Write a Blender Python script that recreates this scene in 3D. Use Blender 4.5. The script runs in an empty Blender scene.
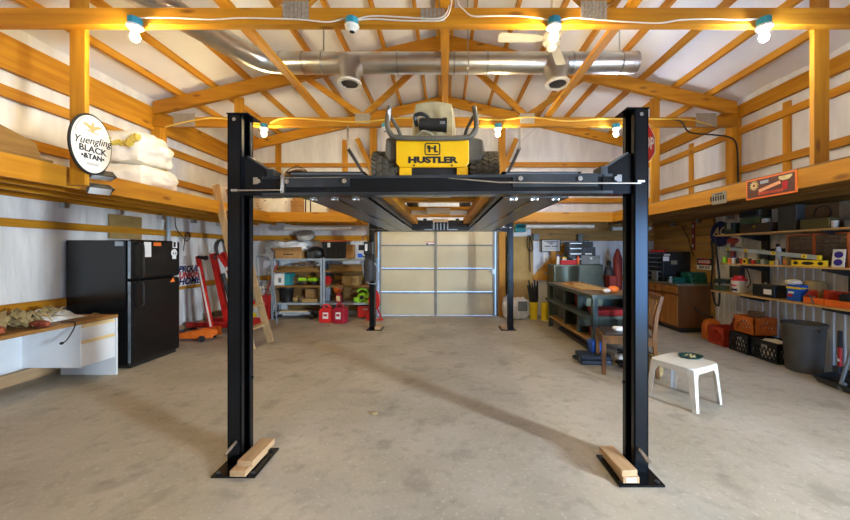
import bpy, bmesh, math, random
from mathutils import Vector, Matrix, noise as mnoise
random.seed(7)
PI = math.pi
sc = bpy.context.scene
C = sc.collection

# ---------------------------------------------------------------- camera: f = 345 px, principal point (445, 252), eye 1.43 m
F, CX, CY, H = 345.0, 445.0, 252.0, 1.43
def xx(px, d): return (px - CX) * d / F
def zz(py, d): return H - (py - CY) * d / F
def dX(px, X): return X * F / (px - CX)          # distance at which a plane x = X is seen in column px
def fl(py): return H * F / (py - CY)             # distance of a floor point in row py

cam = bpy.data.cameras.new('camera')
cam.sensor_width = 36.0
cam.lens = F / 850.0 * 36.0
cam.shift_x = -(CX - 425.0) / 850.0
cam.shift_y = (CY - 260.0) / 850.0
cam.clip_start = 0.05
co = bpy.data.objects.new('camera', cam)
co.location = (0, 0, H)
co.rotation_euler = (PI / 2, 0, 0)
C.objects.link(co)
sc.camera = co

# ---------------------------------------------------------------- materials
def col(h):
    h = h.lstrip('#')
    v = [int(h[i:i + 2], 16) / 255 for i in (0, 2, 4)]
    return tuple(x / 12.92 if x <= .04045 else ((x + .055) / 1.055) ** 2.4 for x in v) + (1,)
MATS = {}
def mat(name, c1, c2=None, rough=.6, metal=0, scale=6, stretch=(1, 1, 1), bump=0, bscale=None, detail=4,
        lo=.35, hi=.65, rand=0, emit=0, spec=.5, coat=0):
    if name in MATS: return MATS[name]
    m = bpy.data.materials.new(name); m.use_nodes = True
    nt = m.node_tree; N = nt.nodes; L = nt.links
    b = N['Principled BSDF']
    b.inputs['Roughness'].default_value = rough
    b.inputs['Metallic'].default_value = metal
    b.inputs['Specular IOR Level'].default_value = spec
    b.inputs['Coat Weight'].default_value = coat
    c1 = col(c1); c2 = col(c2) if c2 else c1
    tc = N.new('ShaderNodeTexCoord'); mp = N.new('ShaderNodeMapping')
    mp.inputs['Scale'].default_value = stretch
    L.new(tc.outputs['Object'], mp.inputs['Vector'])
    nz = N.new('ShaderNodeTexNoise'); nz.inputs['Scale'].default_value = scale; nz.inputs['Detail'].default_value = detail
    L.new(mp.outputs['Vector'], nz.inputs['Vector'])
    cr = N.new('ShaderNodeValToRGB')
    cr.color_ramp.elements[0].position = lo; cr.color_ramp.elements[0].color = c1
    cr.color_ramp.elements[1].position = hi; cr.color_ramp.elements[1].color = c2
    L.new(nz.outputs['Fac'], cr.inputs['Fac'])
    out = cr.outputs['Color']
    if rand:
        oi = N.new('ShaderNodeObjectInfo'); hs = N.new('ShaderNodeHueSaturation')
        mr = N.new('ShaderNodeMapRange'); mr.inputs['To Min'].default_value = 1 - rand; mr.inputs['To Max'].default_value = 1 + rand
        L.new(oi.outputs['Random'], mr.inputs['Value']); L.new(mr.outputs['Result'], hs.inputs['Value'])
        L.new(out, hs.inputs['Color']); out = hs.outputs['Color']
    L.new(out, b.inputs['Base Color'])
    if emit:
        b.inputs['Emission Color'].default_value = c1; b.inputs['Emission Strength'].default_value = emit
    if bump:
        bp = N.new('ShaderNodeBump'); bp.inputs['Strength'].default_value = bump; bp.inputs['Distance'].default_value = .02
        if bscale:
            n2 = N.new('ShaderNodeTexNoise'); n2.inputs['Scale'].default_value = bscale; n2.inputs['Detail'].default_value = 5
            L.new(mp.outputs['Vector'], n2.inputs['Vector']); L.new(n2.outputs['Fac'], bp.inputs['Height'])
        else: L.new(nz.outputs['Fac'], bp.inputs['Height'])
        L.new(bp.outputs['Normal'], b.inputs['Normal'])
    MATS[name] = m
    return m

def wood(name, c1, c2, axis, rough=.55, rand=.12, knots=True):
    """lumber: grain streaks along one axis plus darker knots"""
    if name in MATS: return MATS[name]
    m = mat(name, c1, c2, rough=rough, scale=1.0, stretch=tuple(1.1 if i == axis else 16 for i in range(3)), bump=.12, rand=rand, lo=.3, hi=.7, spec=.35)
    if knots:
        nt = m.node_tree; N = nt.nodes; L = nt.links
        b = N['Principled BSDF']; src = b.inputs['Base Color'].links[0].from_socket
        mp = N.new('ShaderNodeMapping'); mp.inputs['Scale'].default_value = tuple(1.3 if i == axis else 4 for i in range(3))
        tc = N.new('ShaderNodeTexCoord'); L.new(tc.outputs['Object'], mp.inputs['Vector'])
        vo = N.new('ShaderNodeTexVoronoi'); vo.inputs['Scale'].default_value = 1.3
        L.new(mp.outputs['Vector'], vo.inputs['Vector'])
        mr = N.new('ShaderNodeMapRange'); mr.inputs['From Min'].default_value = .06; mr.inputs['From Max'].default_value = .15
        mr.inputs['To Min'].default_value = .75; mr.inputs['To Max'].default_value = 0
        L.new(vo.outputs['Distance'], mr.inputs['Value'])
        mx = N.new('ShaderNodeMix'); mx.data_type = 'RGBA'
        L.new(mr.outputs['Result'], mx.inputs['Factor']); L.new(src, mx.inputs[6]); mx.inputs[7].default_value = col('#6b3d12')
        L.new(mx.outputs[2], b.inputs['Base Color'])
    return m
PX = wood('pine_grain_across', '#ae7010', '#ca8e20', 0)
PY = wood('pine_grain_deep', '#ae7010', '#ca8e20', 1)
PZ = wood('pine_grain_upright', '#ae7010', '#ca8e20', 2)
BX = wood('old_wood_across', '#6d4b22', '#94703a', 0)
BY = wood('old_wood_deep', '#6d4b22', '#94703a', 1)
BZ = wood('old_wood_upright', '#94744c', '#b89a70', 2)
LW = wood('pale_lumber', '#a8835c', '#c9a87e', 1, rand=.06)
LWX = wood('pale_lumber_across', '#c2a886', '#dcc7a4', 0, rand=.06)
CHW = wood('chair_wood', '#5c3a1c', '#7c5428', 2, rough=.4, rand=.03, knots=False)
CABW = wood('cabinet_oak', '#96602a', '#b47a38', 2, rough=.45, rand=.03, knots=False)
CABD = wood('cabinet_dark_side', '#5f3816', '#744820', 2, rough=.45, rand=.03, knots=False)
DESKW = wood('desk_top_wood', '#87602f', '#a07440', 1, rough=.4, rand=.02, knots=False)
PLY = wood('plywood', '#b58d52', '#caa56a', 0, rand=.08)
M = dict(
    steel=mat('black_painted_steel', '#0d0e10', '#15171a', rough=.2, scale=3, metal=.1, bump=.04, spec=.3),
    steel2=mat('worn_dark_steel', '#2a2c2e', '#45474a', rough=.4, scale=2.5, metal=.5),
    plategreen=mat('dark_green_plate', '#0e3630', '#16463e', rough=.4),
    doorhighlight=mat('door_edge_highlight_metal', '#7c8894', '#a0acb8', rough=.3, metal=.6),  # pale colour for the highlight painted on the fridge door edges
    runway=mat('runway_steel', '#70747a', '#868a90', rough=.34, metal=.85, scale=2, stretch=(3, .4, 1)),
    galv=mat('galvanised_metal', '#9a9a98', '#bcbcba', rough=.3, metal=.95, scale=7),
    duct=mat('duct_metal', '#c4c4c0', '#d8d8d4', rough=.3, metal=1, scale=3),
    gplate=mat('gusset_metal', '#a8a498', '#c4c0b4', rough=.5, metal=.7, scale=60),
    chrome=mat('bright_steel', '#d5d5d5', rough=.2, metal=1),
    greypaint=mat('grey_paint', '#8f9aa3', '#a4aeb5', rough=.5),
    black=mat('black_plastic', '#161616', '#222222', rough=.42, scale=8),
    fridge=mat('fridge_black', '#08090b', '#0d0f12', rough=.24, scale=40, bump=.03, bscale=160),
    rubber=mat('tyre_rubber', '#3a3428', '#5c5340', rough=.85, scale=14),
    darkgrey=mat('dark_grey_plastic', '#2c2b29', '#3a3936', rough=.6),
    doorsteel=mat('door_rail_steel', '#85827a', '#98958c', rough=.6, metal=.2),
    bin=mat('bin_grey_plastic', '#403d36', '#4c4840', rough=.6),
    white=mat('white_plastic', '#d6d1c2', '#e2ddd0', rough=.4, scale=5),
    whitemelamine=mat('white_melamine', '#d4d9dc', '#e3e6e8', rough=.4, scale=2),
    cream=mat('cream_edge', '#dcc48c', '#e6d09c', rough=.5),
    paper=mat('paper_white', '#e4e2dc', rough=.8),
    bag=mat('plastic_bag_white', '#d5d3cb', '#eceae4', rough=.35, scale=9, bump=.5),
    bale=mat('insulation_bag', '#d9d3c4', '#efeadd', rough=.35, scale=6, bump=.6, bscale=9),
    fluff=mat('yellow_insulation', '#c9ae3c', '#dcc765', rough=.95, scale=25, bump=.8),
    card=mat('cardboard', '#9a6f3c', '#ad8450', rough=.85, scale=5),
    carddark=mat('shaded_brown_cardboard', '#6f5233', '#82643f', rough=.85, scale=5),  # shaded copy of the cardboard colour, also used for brown boxes and print
    red=mat('red_paint', '#a81410', '#c02018', rough=.4, scale=5),
    redplastic=mat('red_fuel_plastic', '#c81818', '#d92424', rough=.45),
    crimson=mat('dark_red_plastic', '#9e1428', '#b01c34', rough=.45),
    redcloth=mat('red_cloth', '#8a1f24', '#a02a2e', rough=.9),
    orange=mat('orange_paint', '#e0661a', '#f0792a', rough=.4),
    orangecrate=mat('orange_crate_plastic', '#c8641c', '#d97428', rough=.55),
    redcrate=mat('red_orange_crate_plastic', '#b8361a', '#c94424', rough=.55),
    orangelid=mat('orange_lid_plastic', '#b85420', '#c6622a', rough=.5),
    yellow=mat('mower_yellow', '#e0a800', '#e8b310', rough=.4),
    yellowp=mat('yellow_plastic', '#e6c413', '#f0d024', rough=.45),
    beige=mat('seat_beige', '#8c8468', '#a39a7a', rough=.6),
    mgrey=mat('mower_grey', '#4e483c', '#5f5849', rough=.55),
    lime=mat('lime_green', '#8fc81e', '#a6dc30', rough=.45),
    teal=mat('teal_print', '#1d7f84', '#2a9097', rough=.6),
    green=mat('green_tool_case', '#0d5a4a', '#146a58', rough=.5),
    olive=mat('olive_green_plastic', '#4a5a3c', '#5c6b4a', rough=.6),
    darkgreen=mat('dark_green_paint', '#1c2b22', '#27382d', rough=.5),
    blue=mat('blue_plastic', '#1450b4', '#1c60c8', rough=.4),
    navy=mat('navy_case', '#1c2838', '#263448', rough=.5),
    purple=mat('blue_violet_ink', '#2a2090', rough=.6),
    sage=mat('sage_steel', '#45483a', '#565a48', rough=.35, metal=.5, scale=3),
    benchsteel=mat('bench_grey_green', '#3c4640', '#4a544c', rough=.5, metal=.3),
    greybox=mat('grey_tool_box', '#6d6f6a', '#7d7f78', rough=.5, metal=.2),
    tan=mat('tan_cover', '#8f7440', '#a08450', rough=.9),
    boxblue=mat('electrical_box_blue', '#1f7f9a', '#2a8fa8', rough=.5),
    ceramic=mat('ceramic_white', '#e0dfd8', rough=.3),
    romex=mat('white_cable', '#e8e2d2', rough=.5),
    yromex=mat('yellow_cable', '#d8b040', '#e2c260', rough=.5),
    brownprint=mat('faded_print', '#8a8270', rough=.8),
    ink=mat('black_ink', '#121212', rough=.7),
    inkred=mat('red_ink', '#b81c20', rough=.7),
    inkblue=mat('navy_ink', '#141c54', rough=.7),
    goldink=mat('gold_ink', '#b09a60', rough=.6),
    gauge=mat('smoked_glass_drawer', '#4a3626', '#5c4632', rough=.3),
    leather=mat('dark_seat_leather', '#2c2420', '#3c322c', rough=.45),
    husk=mat('dried_husk', '#8f7848', '#b8a270', rough=.9, scale=12),
    corn=mat('red_corn', '#6b1f14', '#a3542a', rough=.7, scale=18),
    corn2=mat('pale_corn', '#c8b070', '#dccb94', rough=.7, scale=18),
    husk2=mat('dark_seed_heads', '#5a4430', '#7a6144', rough=.9, scale=18),
    glassy=mat('clear_plastic', '#9a968a', '#b8b4a8', rough=.25, scale=8),
    rust=mat('rusty_red', '#7a2418', '#93321e', rough=.6),
    brass=mat('dull_brass', '#8a6a2a', '#a5843c', rough=.4, metal=.8),
)
# surfaces of the place
def concrete():
    m = mat('concrete', '#a39985', '#bfb5a4', rough=.55, scale=1.4, detail=10, lo=.28, hi=.72, bump=.06, bscale=40, spec=.4)
    nt = m.node_tree; N = nt.nodes; L = nt.links; b = N['Principled BSDF']
    src = b.inputs['Base Color'].links[0].from_socket
    tc = N.new('ShaderNodeTexCoord')
    for sca, lo, hi, f, c in ((11, .52, .75, .45, '#857b6a'), (.8, .5, .72, .4, '#8f8675'), (38, .57, .72, .4, '#d8d2c6'), (3.2, .58, .66, .35, '#7d7464')):
        nz = N.new('ShaderNodeTexNoise'); nz.inputs['Scale'].default_value = sca; nz.inputs['Detail'].default_value = 7
        L.new(tc.outputs['Object'], nz.inputs['Vector'])
        mr = N.new('ShaderNodeMapRange'); mr.inputs['From Min'].default_value = lo; mr.inputs['From Max'].default_value = hi; mr.inputs['To Max'].default_value = f
        L.new(nz.outputs['Fac'], mr.inputs['Value'])
        mx = N.new('ShaderNodeMix'); mx.data_type = 'RGBA'
        L.new(mr.outputs['Result'], mx.inputs['Factor']); L.new(src, mx.inputs[6]); mx.inputs[7].default_value = col(c)
        src = mx.outputs[2]
    L.new(src, b.inputs['Base Color'])
    return m
M['concrete'] = concrete()
M['wrap'] = mat('white_wall_wrap', '#d6d4cf', '#e6e4df', rough=.36, scale=2.2, stretch=(3, 3, .7), bump=.9, bscale=3.2)
M['roof'] = mat('roof_facing', '#e6e6e6', '#eeeeee', rough=.55, scale=1.5, bump=.12, bscale=3)
M['corr'] = mat('white_ribbed_sheet', '#c6c3ba', '#d4d1c8', rough=.45, scale=2)
M['plank'] = wood('yellow_pine_boards', '#9a7030', '#b88a40', 1, rough=.6)
M['plankx'] = wood('yellow_pine_boards_across', '#9a7030', '#b88a40', 0, rough=.6)
M['kraft'] = mat('kraft_panel', '#a8884c', '#c2a468', rough=.8, scale=2.5, bump=.2)
M['kraftdark'] = wood('brown_board_panel', '#735329', '#8f6c3a', 0)
M['doorpanel'] = mat('door_panel', '#cdbf9a', '#dacdaa', rough=.5, scale=1.2, detail=6)

# ---------------------------------------------------------------- mesh builder
WORLD = set()
class MB:
    def __init__(s): s.bm = bmesh.new()
    def _add(s, vs, fs, T=None):
        bv = [s.bm.verts.new(T @ Vector(v) if T else v) for v in vs]
        for f in fs:
            try: s.bm.faces.new([bv[i] for i in f])
            except ValueError: pass
        return s
    def box(s, x0, x1, y0, y1, z0, z1, T=None):
        return s._add([(x0, y0, z0), (x1, y0, z0), (x1, y1, z0), (x0, y1, z0), (x0, y0, z1), (x1, y0, z1), (x1, y1, z1), (x0, y1, z1)],
                      [(3, 2, 1, 0), (4, 5, 6, 7), (0, 1, 5, 4), (1, 2, 6, 5), (2, 3, 7, 6), (3, 0, 4, 7)], T)
    def bar(s, p, q, w, h, up=(0, 0, 1)):
        p = Vector(p); q = Vector(q); d = (q - p); ln = d.length; d.normalize()
        u = Vector(up); sd = d.cross(u)
        if sd.length < 1e-4: sd = d.cross(Vector((1, 0, 0)))
        sd.normalize(); u = sd.cross(d)
        T = Matrix((( d.x, sd.x, u.x, p.x), (d.y, sd.y, u.y, p.y), (d.z, sd.z, u.z, p.z), (0, 0, 0, 1)))
        return s.box(0, ln, -w / 2, w / 2, -h / 2, h / 2, T)
    def tube(s, pts, r, seg=8, closed=False):
        pts = [Vector(p) for p in pts]; n = len(pts); rs = r if isinstance(r, (list, tuple)) else [r] * n
        vs = []; fs = []; prev = None
        for i, p in enumerate(pts):
            if closed: t = pts[(i + 1) % n] - pts[i - 1]
            else: t = pts[min(i + 1, n - 1)] - pts[max(i - 1, 0)]
            t.normalize()
            if prev is None:
                a = Vector((0, 0, 1)) if abs(t.z) < .9 else Vector((1, 0, 0))
                prev = t.cross(a).normalized()
            prev = (prev - t * prev.dot(t)).normalized(); b = t.cross(prev)
            for k in range(seg):
                a = 2 * PI * k / seg
                vs.append(p + (prev * math.cos(a) + b * math.sin(a)) * rs[i])
        m = n if closed else n - 1
        for i in range(m):
            j = (i + 1) % n
            for k in range(seg):
                k2 = (k + 1) % seg
                fs.append((i * seg + k, i * seg + k2, j * seg + k2, j * seg + k))
        if not closed: fs += [tuple(range(seg))[::-1], tuple((n - 1) * seg + k for k in range(seg))]
        return s._add(vs, fs)
    def cyl(s, p, q, r, r2=None, seg=16): return s.tube([p, q], [r, r if r2 is None else r2], seg)
    def lathe(s, prof, c=(0, 0, 0), seg=20, T=None, sx=1, sy=1):
        vs = []; fs = []; n = len(prof)
        for r, z in prof:
            for k in range(seg):
                a = 2 * PI * k / seg
                vs.append((c[0] + r * sx * math.cos(a), c[1] + r * sy * math.sin(a), c[2] + z))
        for i in range(n - 1):
            for k in range(seg):
                k2 = (k + 1) % seg
                fs.append((i * seg + k, i * seg + k2, (i + 1) * seg + k2, (i + 1) * seg + k))
        fs += [tuple(range(seg))[::-1], tuple((n - 1) * seg + k for k in range(seg))]
        return s._add(vs, fs, T)
    def sph(s, c, r, sub=2, amp=0, fr=3, seed=0, T=None):
        r = r if isinstance(r, (list, tuple)) else (r, r, r)
        b2 = bmesh.new(); bmesh.ops.create_icosphere(b2, subdivisions=sub, radius=1)
        b2.verts.ensure_lookup_table()
        vs = []
        for v in b2.verts:
            k = 1 + amp * mnoise.noise(v.co * fr + Vector((seed, seed * 1.7, 0)))
            vs.append((c[0] + v.co.x * r[0] * k, c[1] + v.co.y * r[1] * k, c[2] + v.co.z * r[2] * k))
        fs = [tuple(v.index for v in f.verts) for f in b2.faces]
        b2.free()
        return s._add(vs, fs, T)
    def prism(s, pts, a0, a1, axis='y', T=None):
        n = len(pts)
        def mk(p, a): return {'x': (a, p[0], p[1]), 'y': (p[0], a, p[1]), 'z': (p[0], p[1], a)}[axis]
        vs = [mk(p, a0) for p in pts] + [mk(p, a1) for p in pts]
        fs = [tuple(range(n)), tuple(range(n, 2 * n))[::-1]] + [(i, i + n, (i + 1) % n + n, (i + 1) % n) for i in range(n)]
        return s._add(vs, fs, T)
    def puff(s, c, size, n=10, e=.35, amp=.05, fr=2.5, seed=0, sag=0):
        """soft rounded block (sack, bale, cushion): superellipsoid with lumps, flat base at c.z"""
        b2 = bmesh.new(); bmesh.ops.create_cube(b2, size=2)
        bmesh.ops.subdivide_edges(b2, edges=b2.edges[:], cuts=n, use_grid_fill=True)
        b2.verts.ensure_lookup_table(); vs = []
        for v in b2.verts:
            q = v.co.copy()
            sp = q.normalized()
            q = q * (1 - e) + sp * e * 1.25
            k = 1 + amp * mnoise.noise(sp * fr + Vector((seed, 0, seed)))
            q *= k
            vs.append(q)
        lo = [min(v[i] for v in vs) for i in range(3)]; hi = [max(v[i] for v in vs) for i in range(3)]
        lo[2] = lo[2] * .86                       # settled, flat underside
        def fit(v, i): return max(0, min(1, (v[i] - lo[i]) / (hi[i] - lo[i])))
        vs = [(c[0] + (fit(v, 0) - .5) * size[0], c[1] + (fit(v, 1) - .5) * size[1], c[2] + fit(v, 2) * size[2]) for v in vs]
        fs = [tuple(v.index for v in f.verts) for f in b2.faces]
        b2.free()
        return s._add(vs, fs)
    def sheet(s, fn, nu, nv):
        vs = [fn(i / nu, j / nv) for j in range(nv + 1) for i in range(nu + 1)]
        fs = [(j * (nu + 1) + i, j * (nu + 1) + i + 1, (j + 1) * (nu + 1) + i + 1, (j + 1) * (nu + 1) + i) for j in range(nv) for i in range(nu)]
        return s._add(vs, fs)
    def build(s, name, m, parent=None, smooth=False, bevel=0, recentre=False, solid=0):
        bm = s.bm
        bmesh.ops.recalc_face_normals(bm, faces=bm.faces[:])
        loc = Vector((0, 0, 0))
        if recentre and bm.verts:
            xs = [v.co for v in bm.verts]
            loc = Vector(((min(v.x for v in xs) + max(v.x for v in xs)) / 2, (min(v.y for v in xs) + max(v.y for v in xs)) / 2, min(v.z for v in xs)))
            bmesh.ops.translate(bm, vec=-loc, verts=bm.verts[:])
        if parent is not None:
            r = parent; off = Vector((0, 0, 0)); w = False
            while r is not None:
                off += r.location
                if r.name in WORLD: w = True
                r = r.parent
            if w: bmesh.ops.translate(bm, vec=-off, verts=bm.verts[:])
        if smooth:
            for f in bm.faces: f.smooth = True
            for e in bm.edges:
                if len(e.link_faces) == 2 and e.calc_face_angle(0) > math.radians(38): e.smooth = False
        me = bpy.data.meshes.new(name); bm.to_mesh(me); bm.free()
        me.materials.append(m)
        o = bpy.data.objects.new(name, me); o.location = loc
        C.objects.link(o)
        if parent is not None: o.parent = parent
        if solid:
            md = o.modifiers.new('thick', 'SOLIDIFY'); md.thickness = solid; md.offset = 0
        if bevel:
            md = o.modifiers.new('edge', 'BEVEL'); md.width = bevel; md.segments = 2; md.limit_method = 'ANGLE'; md.angle_limit = math.radians(40)
        return o

def each(mb, name, m, parent, smooth=False):
    """one object per connected piece"""
    bm = mb.bm; bm.verts.ensure_lookup_table(); bm.verts.index_update()
    seen = set(); out = []
    for v in bm.verts:
        if v.index in seen: continue
        st = [v]; comp = []
        seen.add(v.index)
        while st:
            u = st.pop(); comp.append(u)
            for e in u.link_edges:
                w = e.other_vert(u)
                if w.index not in seen: seen.add(w.index); st.append(w)
        ids = {u.index: i for i, u in enumerate(comp)}
        fs = {f for u in comp for f in u.link_faces}
        out.append(MB()._add([u.co.copy() for u in comp], [[ids[q.index] for q in f.verts] for f in fs]).build(name, m, parent, smooth))
    bm.free()
    return out

def tag(o, label, cat=None, group=None, kind=None):
    if label: o['label'] = label
    if cat: o['category'] = cat
    if group: o['group'] = group
    if kind: o['kind'] = kind
    return o
def thing(name, label, cat, loc=(0, 0, 0), rz=0, group=None, kind=None, world=False):
    o = bpy.data.objects.new(name, None); o.empty_display_size = .1
    C.objects.link(o); o.location = loc; o.rotation_euler = (0, 0, rz)
    if world: WORLD.add(o.name)
    return tag(o, label, cat, group, kind)
def solo(name, mb, m, label, cat, group=None, kind=None, smooth=False, bevel=0, solid=0):
    return tag(mb.build(name, m, None, smooth, bevel, recentre=True, solid=solid), label, cat, group, kind)
def struct(name, mb, m, label, cat, group=None, smooth=False, bevel=0, parent=None):
    o = mb.build(name, m, parent, smooth, bevel)
    if parent is None: tag(o, label, cat, group, 'structure')
    return o
def clone(root, loc, rz=0, label=None, group=None):
    def cp(o, par):
        c = o.copy(); C.objects.link(c); c.parent = par
        for ch in list(o.children): cp(ch, c)
        return c
    r = cp(root, None); r.location = loc; r.rotation_euler = (0, 0, rz)
    if label: r['label'] = label
    if group: r['group'] = group
    return r
FACE_CAM = (PI / 2, 0, 0); FACE_PX = (PI / 2, 0, PI / 2); FACE_NX = (PI / 2, 0, -PI / 2)
def text(parent, s, loc, rot, size, m, ex=.001, shear=0, sx=1, name='lettering', bold=0, rotz=0):
    cu = bpy.data.curves.new(name, 'FONT'); cu.body = s; cu.size = size; cu.extrude = ex; cu.shear = shear
    cu.align_x = 'CENTER'; cu.align_y = 'CENTER'; cu.offset = bold; cu.resolution_u = 3
    cu.materials.append(m)
    o = bpy.data.objects.new(name, cu); C.objects.link(o)
    r = parent; off = Vector((0, 0, 0)); w = False
    while r is not None:
        off += r.location
        if r.name in WORLD: w = True
        r = r.parent
    o.location = Vector(loc) - (off if w else Vector((0, 0, 0)))
    o.rotation_euler = rot; o.scale = (sx, 1, 1)
    if rotz:
        o.rotation_euler = (Matrix(((1,0,0),(0,1,0),(0,0,1))) @ o.rotation_euler.to_matrix() @ Matrix.Rotation(rotz, 3, 'Z')).to_euler()
    o.parent = parent
    return o
BULB, SKY, WIN, EXPO = 560, 9, 370, 1.08
OPEN = (3.0, 4.6, 2.25)
# ================================================================ THE SETTING
XL, XR, YB, Y0 = -4.70, 4.74, 7.80, -1.9
EAVE = 3.79
def zroof(x): return EAVE + .23 * (4.7 - abs(x))
PLANKY = 6.07

struct('floor', MB().box(-5.2, 5.2, -3.2, 8.3, -.15, 0), M['concrete'], 'worn beige grey concrete floor slab of the whole garage', 'floor')

# left wall: white wrapped insulation with soft billows
def billow(y, z, seed): return .028 * mnoise.noise(Vector((y * 1.5, z * .7, seed))) + .016 * mnoise.noise(Vector((y * 5 + z * .8, z * 1.3, seed + 5))) + .010 * mnoise.noise(Vector((y * 9 - z * 1.5, z * 2.0, seed + 9)))
mb = MB().sheet(lambda u, v: (XL + billow(Y0 + u * (YB - Y0), v * 3.9, 1), Y0 + u * (YB - Y0), v * 3.9), 220, 40)
mb.box(XL - .2, XL - .08, Y0, YB + .2, 0, 3.9)
struct('wall_left', mb, M['wrap'], 'white wrapped insulation wall behind the fridge and desk', 'wall', smooth=True)
# right wall: white wrap above the loft, ribbed sheet below, boards beyond
mb = MB().sheet(lambda u, v: (XR - billow(Y0 + u * (YB - Y0), v * 1.8, 9), Y0 + u * (YB - Y0), 2.1 + v * 1.8), 220, 20)
mb.box(XR + .08, XR + .2, Y0, -1.42, 0, 3.9).box(XR + .08, XR + .2, -.82, YB + .2, 0, 3.9)
mb.box(XR + .08, XR + .2, -1.42, -.82, 0, 1.0).box(XR + .08, XR + .2, -1.42, -.82, 2.0, 3.9)
struct('wall_right', mb, M['wrap'], 'white wrapped upper wall above the loft with the tin sign', 'wall', smooth=True)
prof = []
y = -.8
while y < PLANKY - .01:
    for dy, dx in ((0, 0), (.03, 0), (.042, .016), (.082, .016), (.094, 0)):
        prof.append((XR - dx, y + dy))
    y += .118
prof = [p for p in prof if p[1] <= PLANKY] + [(XR + .03, PLANKY), (XR + .03, -.8)]
struct('wall_right_panel', MB().prism(prof, 0, 2.12, 'z'), M['corr'], 'white ribbed sheet wall behind the shelves and crates', 'wall')
mb = MB()
for k in range(15):
    mb.box(XR - .02, XR + .03, PLANKY + .005, YB, k * .145, k * .145 + .14)
struct('wall_right_boards', mb, M['plank'], 'yellow pine board wall beside the black tool chest', 'wall', bevel=.006)

# back wall with the overhead door opening
DX0, DX1, DH = -1.50, 1.14, 2.12
def backpt(x0, x1, z0, z1, seed, gable=False):
    def f(u, v):
        x = x0 + u * (x1 - x0)
        top = min(z1, zroof(x) + .02) if gable else z1
        z = z0 + v * (top - z0)
        return (x, YB - abs(.6 * billow(x, z, seed)), z)
    return f
mb = MB().sheet(backpt(XL, DX0, 0, DH, 3), 40, 12).sheet(backpt(DX1, XR, 0, DH, 4), 40, 12).sheet(backpt(XL, XR, DH, 6, 5, True), 90, 16)
mb.box(XL - .2, DX0, YB + .08, YB + .2, 0, DH).box(DX1, XR + .2, YB + .08, YB + .2, 0, DH).box(XL - .2, XR + .2, YB + .08, YB + .2, DH, 5)
struct('wall_back', mb, M['wrap'], 'white wrapped gable wall around the overhead door', 'wall', smooth=True)
mb = MB()
for k in range(3): mb.box(1.95, XR - .03, YB - .05, YB - .02, 1.68 + k * .145, 1.82 + k * .145)
struct('trim_1', mb, M['plankx'], 'horizontal pine boards across the back wall above the sage cabinet', 'wall boards', bevel=.005)
struct('trim_2', MB().box(1.33, 1.98, YB - .06, YB - .03, .35, 1.78).box(1.28, 1.4, YB - .06, YB - .03, 0, 2.0), M['kraft'], 'tan kraft faced insulation panel right of the overhead door', 'wall panel')
struct('trim_3', MB().box(-3.5, -1.62, YB - .07, YB - .04, .12, 1.12), M['kraftdark'], 'brown board panel behind the grey storage racks', 'wall panel')
# back wall framing
for n, (x0, x1, z0, z1) in enumerate(((XL, DX0 - .1, 1.68, 1.80), (1.98, XR, .80, .92), (XL, DX0 - .1, .80, .90))):
    struct('trim_%d' % (4 + n), MB().box(x0, x1, YB - .09, YB - .045, z0, z1), PX, ['pine girt on the back wall above the grey storage racks', 'pine girt on the back wall behind the sage cabinet', 'pine girt behind the grey storage racks'][n], 'girt')
for n, (x, lab) in enumerate(((DX0 - .09, 'upright door post left of the overhead door'), (DX1 + .13, 'upright door post right of the overhead door'))):
    struct('trim_%d' % (7 + n), MB().box(x - .07, x + .07, YB - .16, YB - .05, 0, zroof(x) - .3), PZ, lab, 'door post')
struct('trim_9', MB().bar((2.0, YB - .08, .82), (2.75, YB - .08, 1.62), .03, .13, (0, 0, 1)), PX, 'slanted pine brace on the white wall behind the sage cabinet', 'brace')
struct('trim_10', MB().box(2.36, 2.47, YB - .12, YB - .09, .3, 1.45), PZ, 'short pine stud on the white wall behind the yellow buckets', 'stud')
struct('trim_11', MB().box(XL, -1.65, YB - .09, YB - .045, 3.33, 3.42), PX, 'pine girt high on the left half of the gable wall', 'girt')
struct('trim_12', MB().box(1.35, XR, YB - .09, YB - .045, 3.33, 3.44), PX, 'pine girt high on the right half of the gable wall', 'girt')
struct('trim_15', MB().box(2.3, XR, YB - .09, YB - .045, 2.53, 2.64), PX, 'lower pine girt on the gable wall above the loft over the sage cabinet', 'girt')
for n, (xa, za, xb, zb, lab) in enumerate(((DX0 - .45, 3.95, DX0 - .12, 3.25, 'slanted brace at the door post left of the mower'), (DX1 + .45, 3.95, DX1 + .15, 3.25, 'slanted brace at the door post right of the mower'))):
    struct('trim_%d' % (13 + n), MB().bar((xa, YB - .12, za), (xb, YB - .12, zb), .1, .05, (0, 1, 0)), PZ, lab, 'brace')
# side wall girts and headers
def girt(n, x0, x1, z0, z1, lab, y1=YB, ya=Y0): struct('trim_%d' % n, MB().box(x0, x1, ya, y1, z0, z1), PY, lab, 'girt')
girt(20, XL + .02, XL + .07, 3.07, 3.19, 'upper pine girt along the white wall above the loft with the insulation bales')
girt(21, XL + .02, XL + .07, 2.58, 2.69, 'lower pine girt along the white wall behind the insulation bales')
girt(22, XL + .02, XL + .07, 1.70, 1.79, 'pine girt on the white wall just above the fridge top')
girt(23, XL + .02, XL + .07, .77, .87, 'brown pine girt on the wall just above the desk top')
girt(24, XR - .07, XR - .02, 3.30, 3.40, 'upper pine girt on the white wall above the tin sign')
girt(25, XR - .07, XR - .02, 2.68, 2.78, 'lower pine girt on the white wall above the tin sign')
struct('baseboard_left', MB().box(XL + .02, XL + .07, Y0, YB, 0, .13), LW, 'pale treated sill board along the floor under the desk', 'baseboard')
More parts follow.
